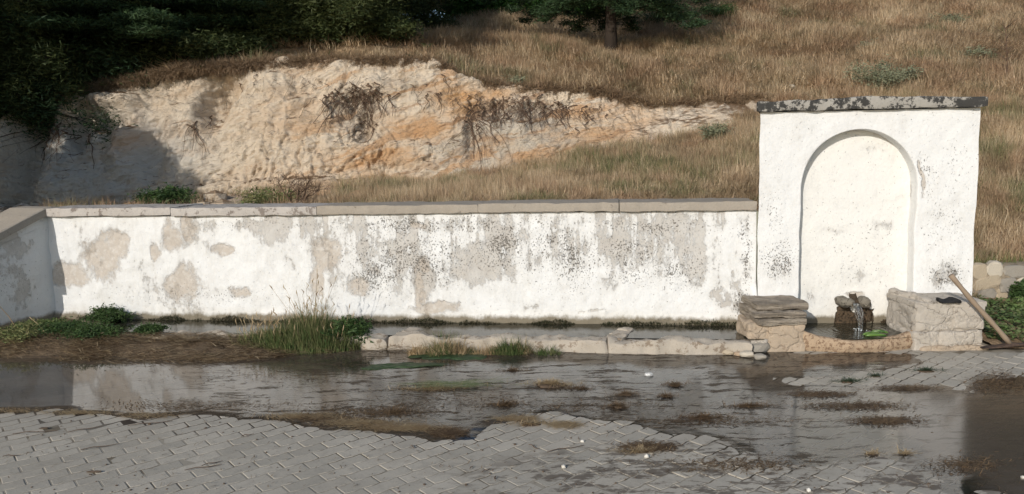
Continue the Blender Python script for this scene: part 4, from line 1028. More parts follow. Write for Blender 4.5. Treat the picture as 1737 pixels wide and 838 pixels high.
def shrub(name, label, base, r, h, mat, seed, nf=3000, L=.06, W=.025, group=None, cat='shrub', stems=7, fl=.6):
    R = random.Random(seed); base = Vector(base); t = thing(name, label, cat, tuple(base), group); mb = MB(); cen = []
    for i in range(stems):
        a = R.uniform(0, 2*PI); q = R.uniform(.2, 1)*r
        e = base+Vector((q*math.cos(a), q*math.sin(a), h*R.uniform(.5, 1))); m_ = base.lerp(e, .5)+Vector((0, 0, h*.15))
        mb.tube([base+Vector((0, 0, -.03)), m_, e], [.012*max(h, .4), .008*max(h, .4), .003], 5)
        for k in range(5): cen.append(tuple(m_.lerp(e, k/4)+Vector((R.gauss(0, r*.18), R.gauss(0, r*.18), R.gauss(0, h*.08)))))
    wmesh('stems', mb.V, mb.F, MTwig, t)
    V, Q = foliage(cen, r*.22, nf, L, W, fl, seed); wmesh('leaves', V, Q, mat, t); return t

def top_z(X, Y): return float(zt(X)+.315*(Y-YT)) if Y < 14.05 and X < 4.8 else hz(X, Y)
def ttree(px, py, Y, *a, **k):
    p = at(px, py, Y); b = (p.x, Y, top_z(p.x, Y)-.03); return tree(a[0], a[1], b, *a[2:], **k)
G1 = 'conifers along the top of the clay bank'
p = on_hill(1033, 98, 14.2)
tree('cedar_tree', 'lone cedar with drooping branches on the open grassy slope', (p.x, p.y, p.z-.05), 8.5, .14, 1.2, 3.1, MCedar, 1, 84, 150000, shape=lambda f: .55+2.*f if f < .25 else 1.05*(1-.5*f), droop=.42, low=1.3)
ttree(245, 112, 14.3, 'cedar_tree', 'dark cedar with flat layered branches, at the left above the shaded clay', 5, .17, .35, 3.2, MCedar, 2, 60, 150000, group=G1, shape=lambda f: .8+.3*f if f < .5 else (1-f)**.6*1.5, droop=.14, low=1.7)
ttree(355, 60, 15.6, 'pine_tree', 'pine with bare trunk standing in the gap between the cedar and the next pine', 5, .15, .75, 2.2, MPine, 3, 40, 60000, kind='pine', group=G1, shape=lambda f: .8, droop=.05, low=1.5)
ttree(583, 96, 14.6, 'pine_tree', 'pine with dark leaning trunk, nearest to the middle of the bank', 5, .13, .40, 1.7, MPine, 4, 46, 80000, kind='pine', group=G1, shape=lambda f: .8+.3*math.sin(f*3), droop=.12, low=1.5)
ttree(462, 60, 16.5, 'pine_tree', 'bushy pine set back between two trunks above the pale clay', 5.5, .14, .1, 2.4, MPine, 5, 56, 90000, kind='pine', group=G1, shape=lambda f: .9, droop=.1, low=1.6)
ttree(60, 110, 13.9, 'pine_tree', 'dense dark pine above the left end of the clay bank', 5.5, .2, .2, 2.3, MPine, 6, 70, 110000, kind='pine', group=G1, shape=lambda f: .95, droop=.26, low=1.5)
ttree(-60, 110, 13.4, 'pine_tree', 'large dark pine at the left edge of the picture', 5.5, .2, .0, 2.7, MCedar, 7, 60, 90000, kind='pine', group=G1, shape=lambda f: .95, droop=.28, low=1.4)
ttree(150, 60, 16.6, 'pine_tree', 'dark pine behind the layered cedar branches', 5.5, .18, .0, 3.0, MPine, 8, 56, 90000, kind='pine', group=G1, shape=lambda f: .95, droop=.2, low=1.4)
ttree(395, 50, 18.4, 'pine_tree', 'shaded pine further up the slope between the bare trunk and the bushy pine', 5, .15, .0, 2.4, MPine, 14, 44, 60000, kind='pine', group=G1, shape=lambda f: .95, droop=.2, low=1.4, L=.12, W=.028)
ttree(560, 40, 19.5, 'pine_tree', 'dark pine behind the leaning trunk', 5, .15, .0, 2.6, MPine, 15, 44, 60000, kind='pine', group=G1, shape=lambda f: .95, droop=.2, low=1.4, L=.12, W=.03)
ttree(660, 40, 21.5, 'evergreen_tree', 'dark evergreen behind the pine nearest the middle of the bank', 5, .15, .1, 2.3, MPine, 9, 44, 60000, kind='pine', shape=lambda f: .95, droop=.2, L=.12, W=.03, low=1.4)
ttree(290, 30, 21, 'evergreen_tree', 'dark evergreen seen far back through the gap in the pines', 3.4, .15, .1, 2.5, MPine, 10, 30, 40000, kind='pine', shape=lambda f: .95, droop=.2, L=.12, W=.03)
# dark growth hanging over the left end of the bank
tree('overhanging_pine', 'dark young pine hanging down over the left end of the clay', (-8.3, 13.0, 3.05), 1.6, .08, -.38, .80, MPine, 16, 44, 50000, kind='pine', shape=lambda f: .7+.5*f, droop=.30, low=.9)
tree('overhanging_pine', 'second dark young pine hanging at the very left edge over the clay', (-8.9, 12.9, 2.9), 1.8, .08, -.35, .9, MPine, 17, 40, 50000, kind='pine', shape=lambda f: .8+.4*f, droop=.32, low=.9)
# trees outside the left of the frame whose shade falls on the clay
GO = 'trees beyond the left of the paved place'
tree('shade_tree', 'round tree left of the wall casting shade on the clay bank', (-9.9, 6.1, .5), 4.7, .2, .9, 1.75, MHedge, 11, 46, 90000, kind='pine', group=GO, shape=lambda f: (.75, 1.)[f > .2] if f < .6 else 1.0*(1-f)**.5*1.5, droop=.2, L=.16, W=.06)
for i, (x, y, h, cz, r, lab) in enumerate(((-12.6, 9.0, 12, 4.6, 3.0, 'tall tree further left shading the conifers'), (-8.9, 9.4, 10.5, 5.6, 2.5, 'tall tree whose high crown shades the top of the bank'), (-11.6, 8.0, 11, 5.2, 2.6, 'tall tree behind the round one, shading the bank top'),
                                          (-6.6, 11.2, 12.5, 7.4, 2.1, 'tallest high crowned tree, nearest the bank top'))):
    if i == 3: x = -9.4
    tree('shade_tree', lab, (x, y, 1.0), h, .25, cz, r, MHedge, 20+i, 50, 60000, kind='pine', group=GO, shape=lambda f: 1., droop=.2, L=.2, W=.08)
tree('shade_tree', 'dense tree farthest left shading the pines that hang over the clay', (-13.2, 6.0, .6), 8.6, .25, 3.6, 1.9, MHedge, 31, 50, 80000, kind='pine', group=GO, shape=lambda f: 1., droop=.2, L=.18, W=.07)
for i, (x, y, r, h) in enumerate(((-7.0, 13.9, .7, .55), (-6.2, 14.0, .6, .4), (-5.4, 13.8, .6, .42), (-4.7, 14.0, .6, .36), (-4.0, 14.3, .7, .45), (-3.3, 14.4, .6, .4), (-5.0, 14.8, .9, .7), (-3.9, 15.4, .9, .75), (-2.9, 15.6, .8, .7), (-2.2, 14.6, .55, .36), (-6.4, 15.0, .9, .8))):
    shrub('understory_bush', ('dark bush', 'low dark bush', 'shaded bush', 'small shaded bush', 'broad shaded bush', 'low broad bush', 'bigger dark bush set back', 'bushy dark growth set back', 'dark growth set furthest right', 'lowest dark bush', 'dark growth set back on the left')[i]+' under the pines, '+('nearest the cedar trunk on its left', 'touching the cedar trunk', 'right of the cedar trunk', 'second right of the cedar trunk', 'third right of the cedar trunk', 'fourth right of the cedar trunk', 'between the cedar and the bare pine', 'under the bare pine', 'left of the leaning trunk', 'beside the leaning trunk', 'behind the cedar')[i],
          (x, y, top_z(x, y)-.03), r, h, MPine, 700+i, 4500, .09, .03, group='bushes under the conifers', cat='bush', stems=12)
# trees higher up the hill, above the frame, that the water mirrors
for i, (x, y) in enumerate(((9, 40), (14, 42), (19, 41), (24, 43), (29, 44), (34, 46))):
    tree('crest_tree', ('first', 'second', 'third', 'fourth', 'fifth', 'sixth')[i]+' dark tree from the left in the row high up the hill above the fountain', (x, y, hz(x, y)), 14, .3, .5, 4.6, MPine, 40+i, 40, 16000, kind='pine', group='trees high on the hill', shape=lambda f: 1.-.4*f, droop=.2, L=.5, W=.25)

# hedge on the crest
for i, (px, r, h, m_) in enumerate(((640, 1.3, 1.5, MPine), (775, 1.0, 1.35, MHedge), (815, 1.1, 1.3, MHedge), (855, 1.1, 1.2, MHedge), (895, 1.0, 1.1, MHedge), (935, 1.1, 1.25, MHedge), (985, 1.1, 1.2, MHedge), (1090, 1.2, 1.1, MHedge), (1150, 1.2, 1.0, MHedge))):
    p = at(px, 24, 25.0); z = hz(p.x, 25.0)
    lab = ('dark bush at the left end of the crest hedge', 'bright bush beside the dry vines on the crest', 'rounded green bush of the crest hedge, second after the vines', 'rounded green bush of the crest hedge, third after the vines', 'green bush of the crest hedge left of the lone cedar',
           'green bush of the crest hedge whose side touches the cedar branches', 'green bush of the crest hedge behind the left cedar branches', 'dark green bush on the crest behind the right cedar branches', 'low bush on the crest right of the lone cedar')[i]
    shrub('hedge_bush', lab, (p.x, 25.0, z-.1), r, h*1.25, m_, 300+i, 9000, .13, .06, group='bushes along the crest of the hill', cat='bush', stems=16)
p = at(722, 24, 24.0); z = hz(p.x, 24.)
shrub('dry_vine', 'dead straw coloured vines hanging beside the green crest bushes', (p.x, 24., z-.05), .7, 1.6, MStraw, 330, 5000, .22, .02, cat='vine', stems=12, fl=1.)
# shrubs and plants on the hill
for i, (px, py, r, h, m_, nf, lab) in enumerate((
    (1490, 165, .42, .55, MOlive, 2200, 'grey green bush on the slope just above the fountain cap'),
    (1535, 150, .25, .3, MOlive, 900, 'small grey green plant right of the bush above the fountain'),
    (1478, 92, .28, .22, MOlive, 1500, 'low pale plant high on the slope above the fountain'),
    (1612, 45, .5, .22, MOlive, 2000, 'patch of green plant near the top right of the slope'),
    (1660, 104, .38, .2, MOlive, 1600, 'flat green plant between the dry grass at the right'),
    (870, 140, .22, .22, MOlive, 1200, 'small dark bush at the edge of the clay bank'),
    (1130, 45, .6, .5, MWeedD, 4000, 'dark bush in the shade of the lone cedar'),
    (1210, 40, .5, .4, MWeedD, 3500, 'dark bush further right in the cedar shade'))):
    p = on_hill(px, py, 13.9 if py < 150 and px < 1300 else 9.)
    if px == 870: p = Vector((at(870, 145, 13.35).x, 13.35, top_z(at(870, 145, 13.35).x, 13.35)))
    shrub('hill_shrub', lab, tuple(p), r, h, m_, 350+i, nf, .055, .022, group='low shrubs on the hillside')
def leafy(px, Y, lab, seed, r=.16):
    X = at(px, 100, Y).x; z = top_z(X, Y); t = thing('mullein', lab, 'plant', (X, Y, z), 'broad leaved plants on the bank top'); R = random.Random(seed)
    for k in range(9):
        a = k*2.4; l = r*R.uniform(.7, 1.1); d = Vector((math.cos(a), math.sin(a), 0)); s_ = Vector((-d.y, d.x, 0)); b = Vector((X, Y, z+.02)); up = R.uniform(.3, 1.1)
        v = [b-s_*.01, b+s_*.01, b+d*l*.5+s_*l*.25+Vector((0, 0, l*.5*up)), b+d*l*.5-s_*l*.25+Vector((0, 0, l*.5*up)), b+d*l*.55+Vector((0, 0, l*.42*up)), b+d*l+Vector((0, 0, l*.55*up))]
        wmesh('leaf', v, [(0, 1, 2, 4), (0, 4, 3), (3, 4, 5), (4, 2, 5)], MLeafP, t)
MLeafP = mat_simple('pale_felted_leaf', (.30, .36, .23), (.21, .28, .15), 20, .8)
leafy(698, 13.5, 'pale broad leaved plant standing on the edge of the white clay', 1, .20)
leafy(722, 14.6, 'broad leaved plant a little behind the edge of the clay', 2, .17)
leafy(808, 14.9, 'broad leaved plant in the grass left of the lone cedar', 3, .2)
leafy(1480, 16.5, 'broad leaved plant high on the slope above the fountain', 4, .2)
# dry sapling at the right
p = on_hill(1708, 150, 9.); mb = MB(); R_ = random.Random(5)
sap = thing('dry_sapling', 'thin dry sapling in the grass near the right edge', 'sapling', tuple(p)); h_ = 1.0
mb.tube([p, p+Vector((-.02, 0, .5)), p+Vector((-.08, 0, h_))], [.012, .009, .005], 6); wmesh('stem', mb.V, mb.F, MRoot, sap)
mb = MB()
for k in range(26):
    z = R_.uniform(.45, 1.)*h_; a = R_.uniform(0, 6.28); l = R_.uniform(.12, .32); q = p+Vector((-.08*z, 0, z)); mb.tube([q, q+Vector((l*math.cos(a), l*math.sin(a), l*.8))], [.005, .002], 4, False)
wmesh('twigs', mb.V, mb.F, MRoot, sap)
# stones on the hill
for i, (px, py, r) in enumerate(((700, 68, .10), (715, 66, .08), (770, 68, .22), (1342, 150, .06), (1316, 160, .07), (805, 80, .10), (1352, 183, .05))):
    p = on_hill(px, py, 13.96 if px < 1300 else 9.); v, fc = rock_verts(r, 20+i, 2, (1.2, .9, .6)); v[:, 2] += r*.3
    o = wmesh('hill_stone', v+np.array(p), fc, MStone[1 if i % 2 else 0], base=tuple(p), smooth=True)
    tag(o, ('pale stone behind the clay edge beside a twin', 'pale stone right of its twin behind the clay edge', 'broad flat brown rock in the grass above the clay edge', 'small white stone in the grass left above the fountain', 'small stone lower left above the fountain cap', 'light stone half hidden in grass left of the lone cedar', 'smallest stone close above the left end of the fountain cap')[i], 'stone', 'stones on the hillside')

# hanging roots on the clay
G2 = 'root clumps hanging on the clay bank'
def roots(pxs, lab, seed, n, length, spread):
    R = random.Random(seed); c = at(pxs[0], pxs[1], 12.75); t = thing('hanging_roots', lab, 'roots', tuple(c), G2); mb = MB(); k = 12.7/F
    for i in range(n):
        X = c.x + R.gauss(0, spread*k); Z = c.z + R.gauss(0, 9*k); L = length*k*R.uniform(.25, 1.1)*R.uniform(.5, 1); dx = R.gauss(0, .45); pts = []; m_ = 11; w1, w2, am = R.uniform(4, 13), R.uniform(0, 6), R.uniform(.01, .05)
        lift = R.uniform(-.2, .5)
        for j in range(m_):
            s = j/(m_-1); x = X+dx*L*s+am*math.sin(w1*s+w2)*min(1, 3*s); z = Z-L*(s*s*(1-lift*.3)+s*lift*.3)
            pts.append((x, cliff_at(x, z)-.02-.05*s*abs(math.sin(i*1.7)), z))
        r0 = R.choice((.003, .003, .004, .005, .006, .011)); mb.tube(pts, [r0*(1-.6*j/(m_-1)) for j in range(m_)], 5, False)
    o = wmesh('root_tangle', mb.V, mb.F, MRoot, t); o['kind'] = 'stuff'
roots((610, 160), 'dark mass of roots hanging in the white clay left of the orange band', 1, 120, 62, 26)
roots((622, 205), 'thick short root stub below the left root mass', 2, 26, 34, 7)
roots((850, 172), 'wide curtain of roots under the turf right of the orange clay', 3, 110, 52, 38)
roots((803, 205), 'long thick roots reaching down the grey clay', 4, 34, 90, 9)
roots((930, 178), 'spread of thin roots at the right part of the bank', 5, 90, 52, 38)
roots((745, 150), 'few fine roots beside the orange clay top', 6, 22, 40, 30)
roots((545, 135), 'scatter of fine roots on the white clay near the pine', 7, 26, 44, 55)
roots((80, 215), 'roots hanging from the dark overhang at the left', 8, 60, 70, 30)
roots((330, 210), 'thin roots in the crack below the hollow', 9, 10, 60, 8)
roots((1010, 190), 'last thin roots at the right of the bank', 10, 26, 26, 20)
MLip = mat_leaf('lip_turf', [(.20, .135, .08), (.13, .085, .05), (.30, .21, .13), (.17, .12, .07)], sc=2)
# overhanging dry turf on the bank lip
R = np.random.RandomState(8); n = 2600
X = R.uniform(-9.5, 4.4, n); Yl = YT + R.uniform(-.10, .12, n); Zl = zt(X)+.03+R.uniform(-.06, .04, n)
for i in range(4):
    V, Q = tuft(26, .07, .20, .007, 1.2, 1.5, .5, 230+i); gfl.append(proto('lip_tuft', V, fix(Q), MLip))
scatter('bank_lip_turf', np.stack([X, Yl, Zl], 1), np.stack([R.normal(.9, .4, n), R.normal(0, .3, n), R.normal(0, .5, n)], 1), np.stack([R.uniform(.5, 1.15, n)]*3, 1), gfl[-4:], 'fringe of dry turf and fine roots hanging over the top of the clay bank')
# shrubs at the foot of the cliff behind the wall
def base_at(px, Y): X = at(px, 340, Y).x; return (X, Y, hz(X, Y))
shrub('bank_shrub', 'dark green shrub behind the wall under the shaded clay', base_at(290, 9.9), .32, .20, MWeedD, 400, 2600, .06, .022, group='shrubs behind the long wall')
shrub('bank_shrub', 'low green plants behind the wall left of the dead bush', base_at(455, 9.6), .34, .18, MWeed, 401, 1500, .06, .018, group='shrubs behind the long wall')
shrub('bank_shrub', 'small green plant on the slope near the fountain', on_hill(1215, 245, 9.), .2, .26, MOlive, 402, 800, .06, .018, group='shrubs behind the long wall')
p = Vector(base_at(502, 9.3)); db = thing('dead_bush', 'leafless dead bush standing behind the wall below the clay', 'bush', tuple(p)); mb = MB(); R_ = random.Random(9)
def twig(q, d, l, r, dep):
    e = q + d*l; mb.tube([q, q.lerp(e, .5)+Vector((R_.gauss(0, .01), 0, R_.gauss(0, .01))), e], [r, r*.8, r*.55], 5, False)
    if dep > 0:
        for _ in range(3): twig(q.lerp(e, R_.uniform(.5, 1)), (d+Vector((R_.gauss(0, .55), R_.gauss(0, .4), R_.gauss(.05, .4)))).normalized(), l*.68, r*.55, dep-1)
for a in (-.6, .1, .9, .5): twig(p, Vector((a, R_.gauss(0, .2), .9)).normalized(), .23, .013, 4)
wmesh('branches', mb.V, mb.F, MRoot, db)
# fallen clay lumps at the cliff foot
R_ = random.Random(12); mb = MB()
for k in range(420):
    X = R_.uniform(-8.5, -1.2); Y = R_.uniform(9.4, 12.3); v, fc = rock_verts(abs(R_.gauss(.03, .05))+.02, k % 9, 1, (1.1, .9, .7)); mb.add(v+np.array([X, Y, hz(X, Y)+.01]), fc)
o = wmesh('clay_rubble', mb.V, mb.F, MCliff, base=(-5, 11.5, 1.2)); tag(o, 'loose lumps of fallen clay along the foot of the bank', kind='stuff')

# ------------------------------------------------------------------ rubble retaining wall at the right
rw = thing('rubble_wall', 'low wall of rough cream and tan stones right of the fountain', 'wall', (5.6, 8.0, 0))
def rwp(x, z): return (x, 8.0+.02*(x-5), z)
mv, mq = rough_block(5.9, 8.13, .20, 3.2, .24, .60, .02, .012, .06, 400, .03)
wmesh('mortar', mv, mq, MMortar, rw, smooth=True)
R_ = random.Random(31); seen = 0; z = -.02
while z < .47:
    x = 4.35+R_.uniform(-.1, .05); hrow = R_.uniform(.11, .15)
    while x < 7.2:
        w_ = R_.uniform(.11, .30); zc = z+hrow/2+R_.uniform(-.03, .03); v, fc = rock_verts(1., 40+seen, 2, (w_*.56, .085, hrow*R_.uniform(.50, .68)))
        v[:, 1] = np.clip(v[:, 1], -.045, .08); a_ = R_.uniform(-.35, .35); v[:, 0], v[:, 2] = v[:, 0]*math.cos(a_)-v[:, 2]*math.sin(a_), v[:, 0]*math.sin(a_)+v[:, 2]*math.cos(a_)
        wmesh('stone', v+np.array([x+w_/2, 8.02+R_.uniform(-.01, .012), zc]), fc, MStone[R_.choice((0, 1, 1, 0, 2, 3))], rw, smooth=False); x += w_*.98; seen += 1
    z += hrow
# ground strip right of the seat
MVerge = MMud
sx, sy = np.meshgrid(np.linspace(4.12, 9, 80), np.linspace(6.38, 8.3, 50), indexing='ij')
zz = .02 + .07*sstep(6.4, 6.9, sy) + .05*sstep(7.2, 8., sy) + .02*fbm(sx*4, sy*4, 0, 3, 6)
o = wmesh('verge', np.stack([sx.ravel(), sy.ravel(), zz.ravel()], 1), gridf(80, 50), MSoil, smooth=True); tag(o, 'earth verge between the paving and the rubble wall', kind='structure')
vz = lambda X, Y: float(.02+.07*sstep(6.4, 6.9, Y)+.05*sstep(7.2, 8., Y)+.02*fbm(np.array([X*4]), np.array([Y*4]), 0, 3, 6)[0])

# clover carpet
R = np.random.RandomState(15); n = 9000
X = R.uniform(4.18, 6.6, n); Y = R.uniform(6.52, 7.85, n); k = (vnoise(X*2, Y*2, 0, 4)+R.normal(0, .25, n)) > -.45 ; X, Y = X[k], Y[k]; n = len(X)
Zc_ = .02+.07*sstep(6.4, 6.9, Y)+.05*sstep(7.2, 8., Y)+.02*fbm(X*4, Y*4, 0, 3, 6) + R.uniform(.01, .09, n)*(1+.5*vnoise(X*3, Y*3, 0, 8))
c = np.stack([X, Y, Zc_], 1); a = R.uniform(0, 6.28, n); r_ = R.uniform(.010, .022, n)
tl = R.normal(0, .35, (n, 2)); vv = []
for k in range(4):
    t = a+k*PI/2; dx, dy = r_*np.cos(t), r_*np.sin(t); vv.append(c+np.stack([dx, dy, dx*tl[:, 0]+dy*tl[:, 1]], 1))
V = np.stack(vv, 1).reshape(-1, 3); o = wmesh('clover', V, np.arange(4*n).reshape(-1, 4), MClover, base=(5, 7, 0)); tag(o, 'carpet of low green clover beside the right stone seat', kind='stuff')
shrub('weed_plant', 'leafy weed growing against the rubble wall', (5.2, 7.72, vz(5.2, 7.72)), .10, .22, MWeedD, 410, 1500, .05, .03, group='weeds by the rubble wall', cat='weed')
shrub('weed_plant', 'leafy weed at the right edge in front of the rubble wall', (5.1, 7.45, vz(5.1, 7.45)), .12, .12, MClover, 411, 1500, .05, .03, group='weeds by the rubble wall', cat='weed')
def tuft_thing(name, lab, x, y, z, n, r, h, wd_, mat, seed, lean=.3, curl=.5, group=None, cat='weeds', sq=1., heads=0, dome=0.):
    V, Q = tuft(n, r, h, wd_, lean, curl, .75, seed, dome); V[:, 1] *= sq; R = np.random.RandomState(seed)
    t = thing(name, lab, cat, (x, y, z), group)
    wmesh('blades', V+np.array([x, y, z]), fix(Q), mat, t)
    if heads:
        mb = MB()
        for i in range(heads):
            a = R.uniform(0, 6.28); q = r*R.uniform(0, .9); b = Vector((x+q*math.cos(a), y+sq*q*math.sin(a), z)); l = h*R.uniform(.5, 1.3)*(1-max(dome, .35)*(q/r)**1.5); d = Vector((R.normal(0, .22), R.normal(0, .1), 1)).normalized()
            e = b+d*l; mb.tube([b, b.lerp(e, .6), e], [.0018, .0016, .0012], 3, False); mb.tube([e, e+d*.03+Vector((R.normal(0, .012), 0, 0)), e+d*.06], [.0015, .005, .001], 4, False)
        wmesh('seed_stalks', mb.V, mb.F, MStraw, t)
    return t
tuft_thing('grass_tuft', 'dry straw tuft between the fountain corner and the rubble wall', 4.62, 7.8, .10, 420, .16, .36, .006, MStraw, 500, group='grass beside the rubble wall', cat='grass')
tuft_thing('grass_tuft', 'green grass tuft hanging over the top of the rubble wall', 5.1, 8.2, .47, 500, .5, .22, .006, MWeed, 501, sq=.3, group='grass beside the rubble wall', cat='grass', lean=.5)
tuft_thing('grass_tuft', 'mixed grass tuft above the rubble wall near the fountain corner', 4.6, 8.3, .47, 400, .35, .24, .006, MWeed, 502, sq=.4, group='grass beside the rubble wall', cat='grass', lean=.5)

MWeedM = mat_leaf('clump_blades', [(.035, .060, .020), (.06, .095, .030), (.09, .125, .042), (.16, .155, .07), (.05, .08, .026)], sc=6)
# ------------------------------------------------------------------ weeds at the trough
p = atz(520, 578, .06)
G3 = 'weeds growing along the trough'
tuft_thing('weed_clump', 'large bushy clump of green grass weeds at the trough edge', p.x, p.y-.05, .02, 11000, .60, .36, .0085, MWeedM, 510, .6, 1.1, G3, sq=.42, heads=60, dome=.60)
tuft_thing('weed_clump', 'taller dark spray of grass rising from the centre of the large clump', p.x+.06, p.y, .05, 900, .20, .52, .005, MWeedM, 519, .28, .5, G3, sq=.5, heads=30, dome=.4)
shrub('leafy_weed', 'low leafy weed on the right side of the large grass clump', tuple(atz(592, 582, .04)), .17, .20, MWeedD, 511, 2600, .045, .02, G3, 'weed', 10)
p = atz(440, 583, .05); tuft_thing('weed_clump', 'thin pale weeds left of the large grass clump', p.x, p.y, .03, 500, .26, .22, .005, MWeed, 512, .45, .8, G3, sq=.4, heads=30)
V, Q = [], []; R = np.random.RandomState(57); off = 0; VS, QS = [], []; offs = 0
for k in range(30):
    px = R.choice([R.uniform(665, 930), R.normal(760, 30), R.normal(880, 22)]); g = ground(px, R.uniform(592, 604)); h = R.uniform(.12, .22)*(1.35 if abs(px-880) < 30 or abs(px-765) < 25 else .85)
    v, q = tuft(R.randint(200, 380), R.uniform(.07, .16), h, .006, R.uniform(.5, 1.), 1.1, .7, 900+k, .4); v[:, 1] *= .55; v += np.array([g.x, g.y, g.z-.01])
    if R.uniform() < .36: VS.append(v); QS.append(q+offs); offs += len(v)
    else: V.append(v); Q.append(q+off); off += len(v)
o = wmesh('trough_weeds', np.vstack(V), fix(np.vstack(Q)), MWeedM, base=tuple(ground(800, 598))); tag(o, 'mat of mixed green weeds in front of the middle of the trough', kind='stuff')
o = wmesh('trough_straw_weeds', np.vstack(VS), fix(np.vstack(QS)), MStraw, base=tuple(ground(800, 598))); tag(o, 'bent dry grass mixed into the weeds in front of the trough', kind='stuff')
shrub('leafy_weed', 'dark green leafy weed against the wall near its left end', tuple(wpt(.74, .18, .10)), .17, .14, MWeedD, 516, 2600, .035, .016, G3, 'weed', 12)
for i, (px, py, r, m_, lab) in enumerate(((35, 572, .26, MWeed, 'green weeds at the left edge below the wing wall'), (110, 565, .22, MWeedD, 'dark green weeds below the wing wall corner'), (160, 572, .24, MWeedD, 'dark green weeds at the left end of the trough'),
                                         (75, 560, .2, MWeed, 'short weeds hugging the foot of the wing wall'), (255, 568, .14, MWeedD, 'small dark weed patch near the left water of the trough'))):
    p = atz(px, py, .10); shrub('leafy_weed', lab, tuple(p), r, .085, m_, 520+i, 2600, .035, .012, G3, 'weed', 12, .4)
# moss line at the foot of the wall
R = np.random.RandomState(17); n = 9000; s = R.uniform(.3, WL-.03, n); g = vnoise(s*3, 0, 0, 61)+.5*vnoise(s*11, 0, 0, 62); k = R.uniform(-.9, 1, n) < g+.1; s = s[k]; g = g[k]; n = len(s)
B = np.array(WA)[None, :]+s[:, None]*np.array(WD)+R.uniform(.03, .085, n)[:, None]*np.array(WN); B[:, 2] = WATER-.005+R.uniform(0, .03, n)*(g+.6)
V, Q = blades(B, R.uniform(.012, .035, n), R.uniform(.004, .008, n), R.uniform(0, 6.28, n), R.uniform(.2, 1.2, n), R.uniform(0, 1, n))
o = wmesh('wall_moss', V, fix(Q), mat_leaf('moss', [(.05, .045, .02), (.085, .07, .035), (.03, .04, .015), (.11, .085, .05)]), base=tuple(WA)); tag(o, 'dark moss and algae along the waterline of the wall', kind='stuff')

# ------------------------------------------------------------------ straw and debris
def straw_field(name, lab, pts, mat, L=(.03, .10), W=.0035, ang=.5, lift=.02, seed=0):
    R = np.random.RandomState(seed); n = len(pts); a = R.normal(0, ang, n)+R.randint(0, 2, n)*PI; l = R.uniform(L[0], L[1], n)
    V, Q = blades(pts, l, np.full(n, W)*R.uniform(.6, 1.4, n), a, R.normal(1.5, .12, n), R.normal(.05, .2, n))
    o = wmesh(name, V, fix(Q), mat, base=tuple(pts.mean(0))); return tag(o, lab, kind='stuff')
R = np.random.RandomState(19); n = 34000; s = R.uniform(-1.2, 4.4, n); nn = R.uniform(.35, 1.42, n); k = (nn < .66+.62*sstep(4.5, 2.0, s)+R.normal(0, .05, n)) & (vnoise(s*2.5, nn*5, 0, 3)+R.normal(0, .4, n) > -.15) & ((s < .7) | (nn > .70)); s, nn = s[k], nn[k]
B = np.array(WA)[None, :]+s[:, None]*np.array(WD)+nn[:, None]*np.array(WN)
fz = sstep(4.5, 2.0, s); B[:, 2] = -.012+(.095*sstep(.70+.62*fz, .20+.62*fz, nn))*(.25+.75*fz)+(np.minimum(B[:, 1], 7.2)-G_Y0)*G_S+R.uniform(.01, .05, len(s))
h_ = R.uniform(0, 1, len(s)) < .5
straw_field('bank_straw', 'pale straw and dead stalks strewn over the mud bank', B[h_], MStraw, (.04, .16), .006, .4, lift=0, seed=1)
straw_field('dark_bank_straw', 'dark rotting straw pressed into the mud bank', B[~h_], MStrawD, (.03, .12), .007, .35, seed=2)
def px_pts(lst, n, seed, sx_=1., sy_=1.):
    R = np.random.RandomState(seed); out = []
    for (px, py, rx, ry, w_) in lst:
        m_ = int(n*w_); X = px+R.normal(0, rx*.5, m_); Y = py+R.normal(0, ry*.5, m_)
        for a, b in zip(X, Y):
            g = ground(a, b); out.append((g.x, g.y, g.z+.006+abs(R.normal(0, .004))))
    return np.array(out)
# drift line along the lower edge of the puddle
straw_field('drift_straw', 'line of straw washed up along the lower edge of the puddle', px_pts([(520, 708, 60, 5, 1), (600, 718, 50, 5, 1.), (690, 728, 60, 5, 1.2), (640, 722, 90, 8, .6), (20, 698, 60, 5, .3), (130, 701, 60, 4, .4), (250, 706, 60, 5, .3), (880, 712, 40, 5, .6), (960, 722, 30, 6, .4)], 1400, 3), MStraw, (.02, .06), .003, .5, seed=3)
straw_field('wet_debris', 'dark wet plant debris scattered over the flowing water', px_pts([(330, 690, 160, 10, .5), (640, 700, 120, 12, .8), (760, 680, 140, 20, .5), (1200, 715, 140, 10, .5), (1000, 690, 160, 14, .5), (1450, 690, 90, 8, .8), (1500, 715, 60, 8, .8), (1390, 670, 60, 6, .6), (1540, 660, 60, 5, .5), (760, 735, 30, 8, .8), (480, 640, 200, 20, .3), (1690, 650, 50, 20, .9), (1100, 760, 50, 8, .8), (1250, 790, 120, 14, .5), (1640, 790, 60, 14, .4), (560, 712, 60, 10, .7)], 1300, 4), MStrawD, (.015, .05), .005, .7, seed=4)
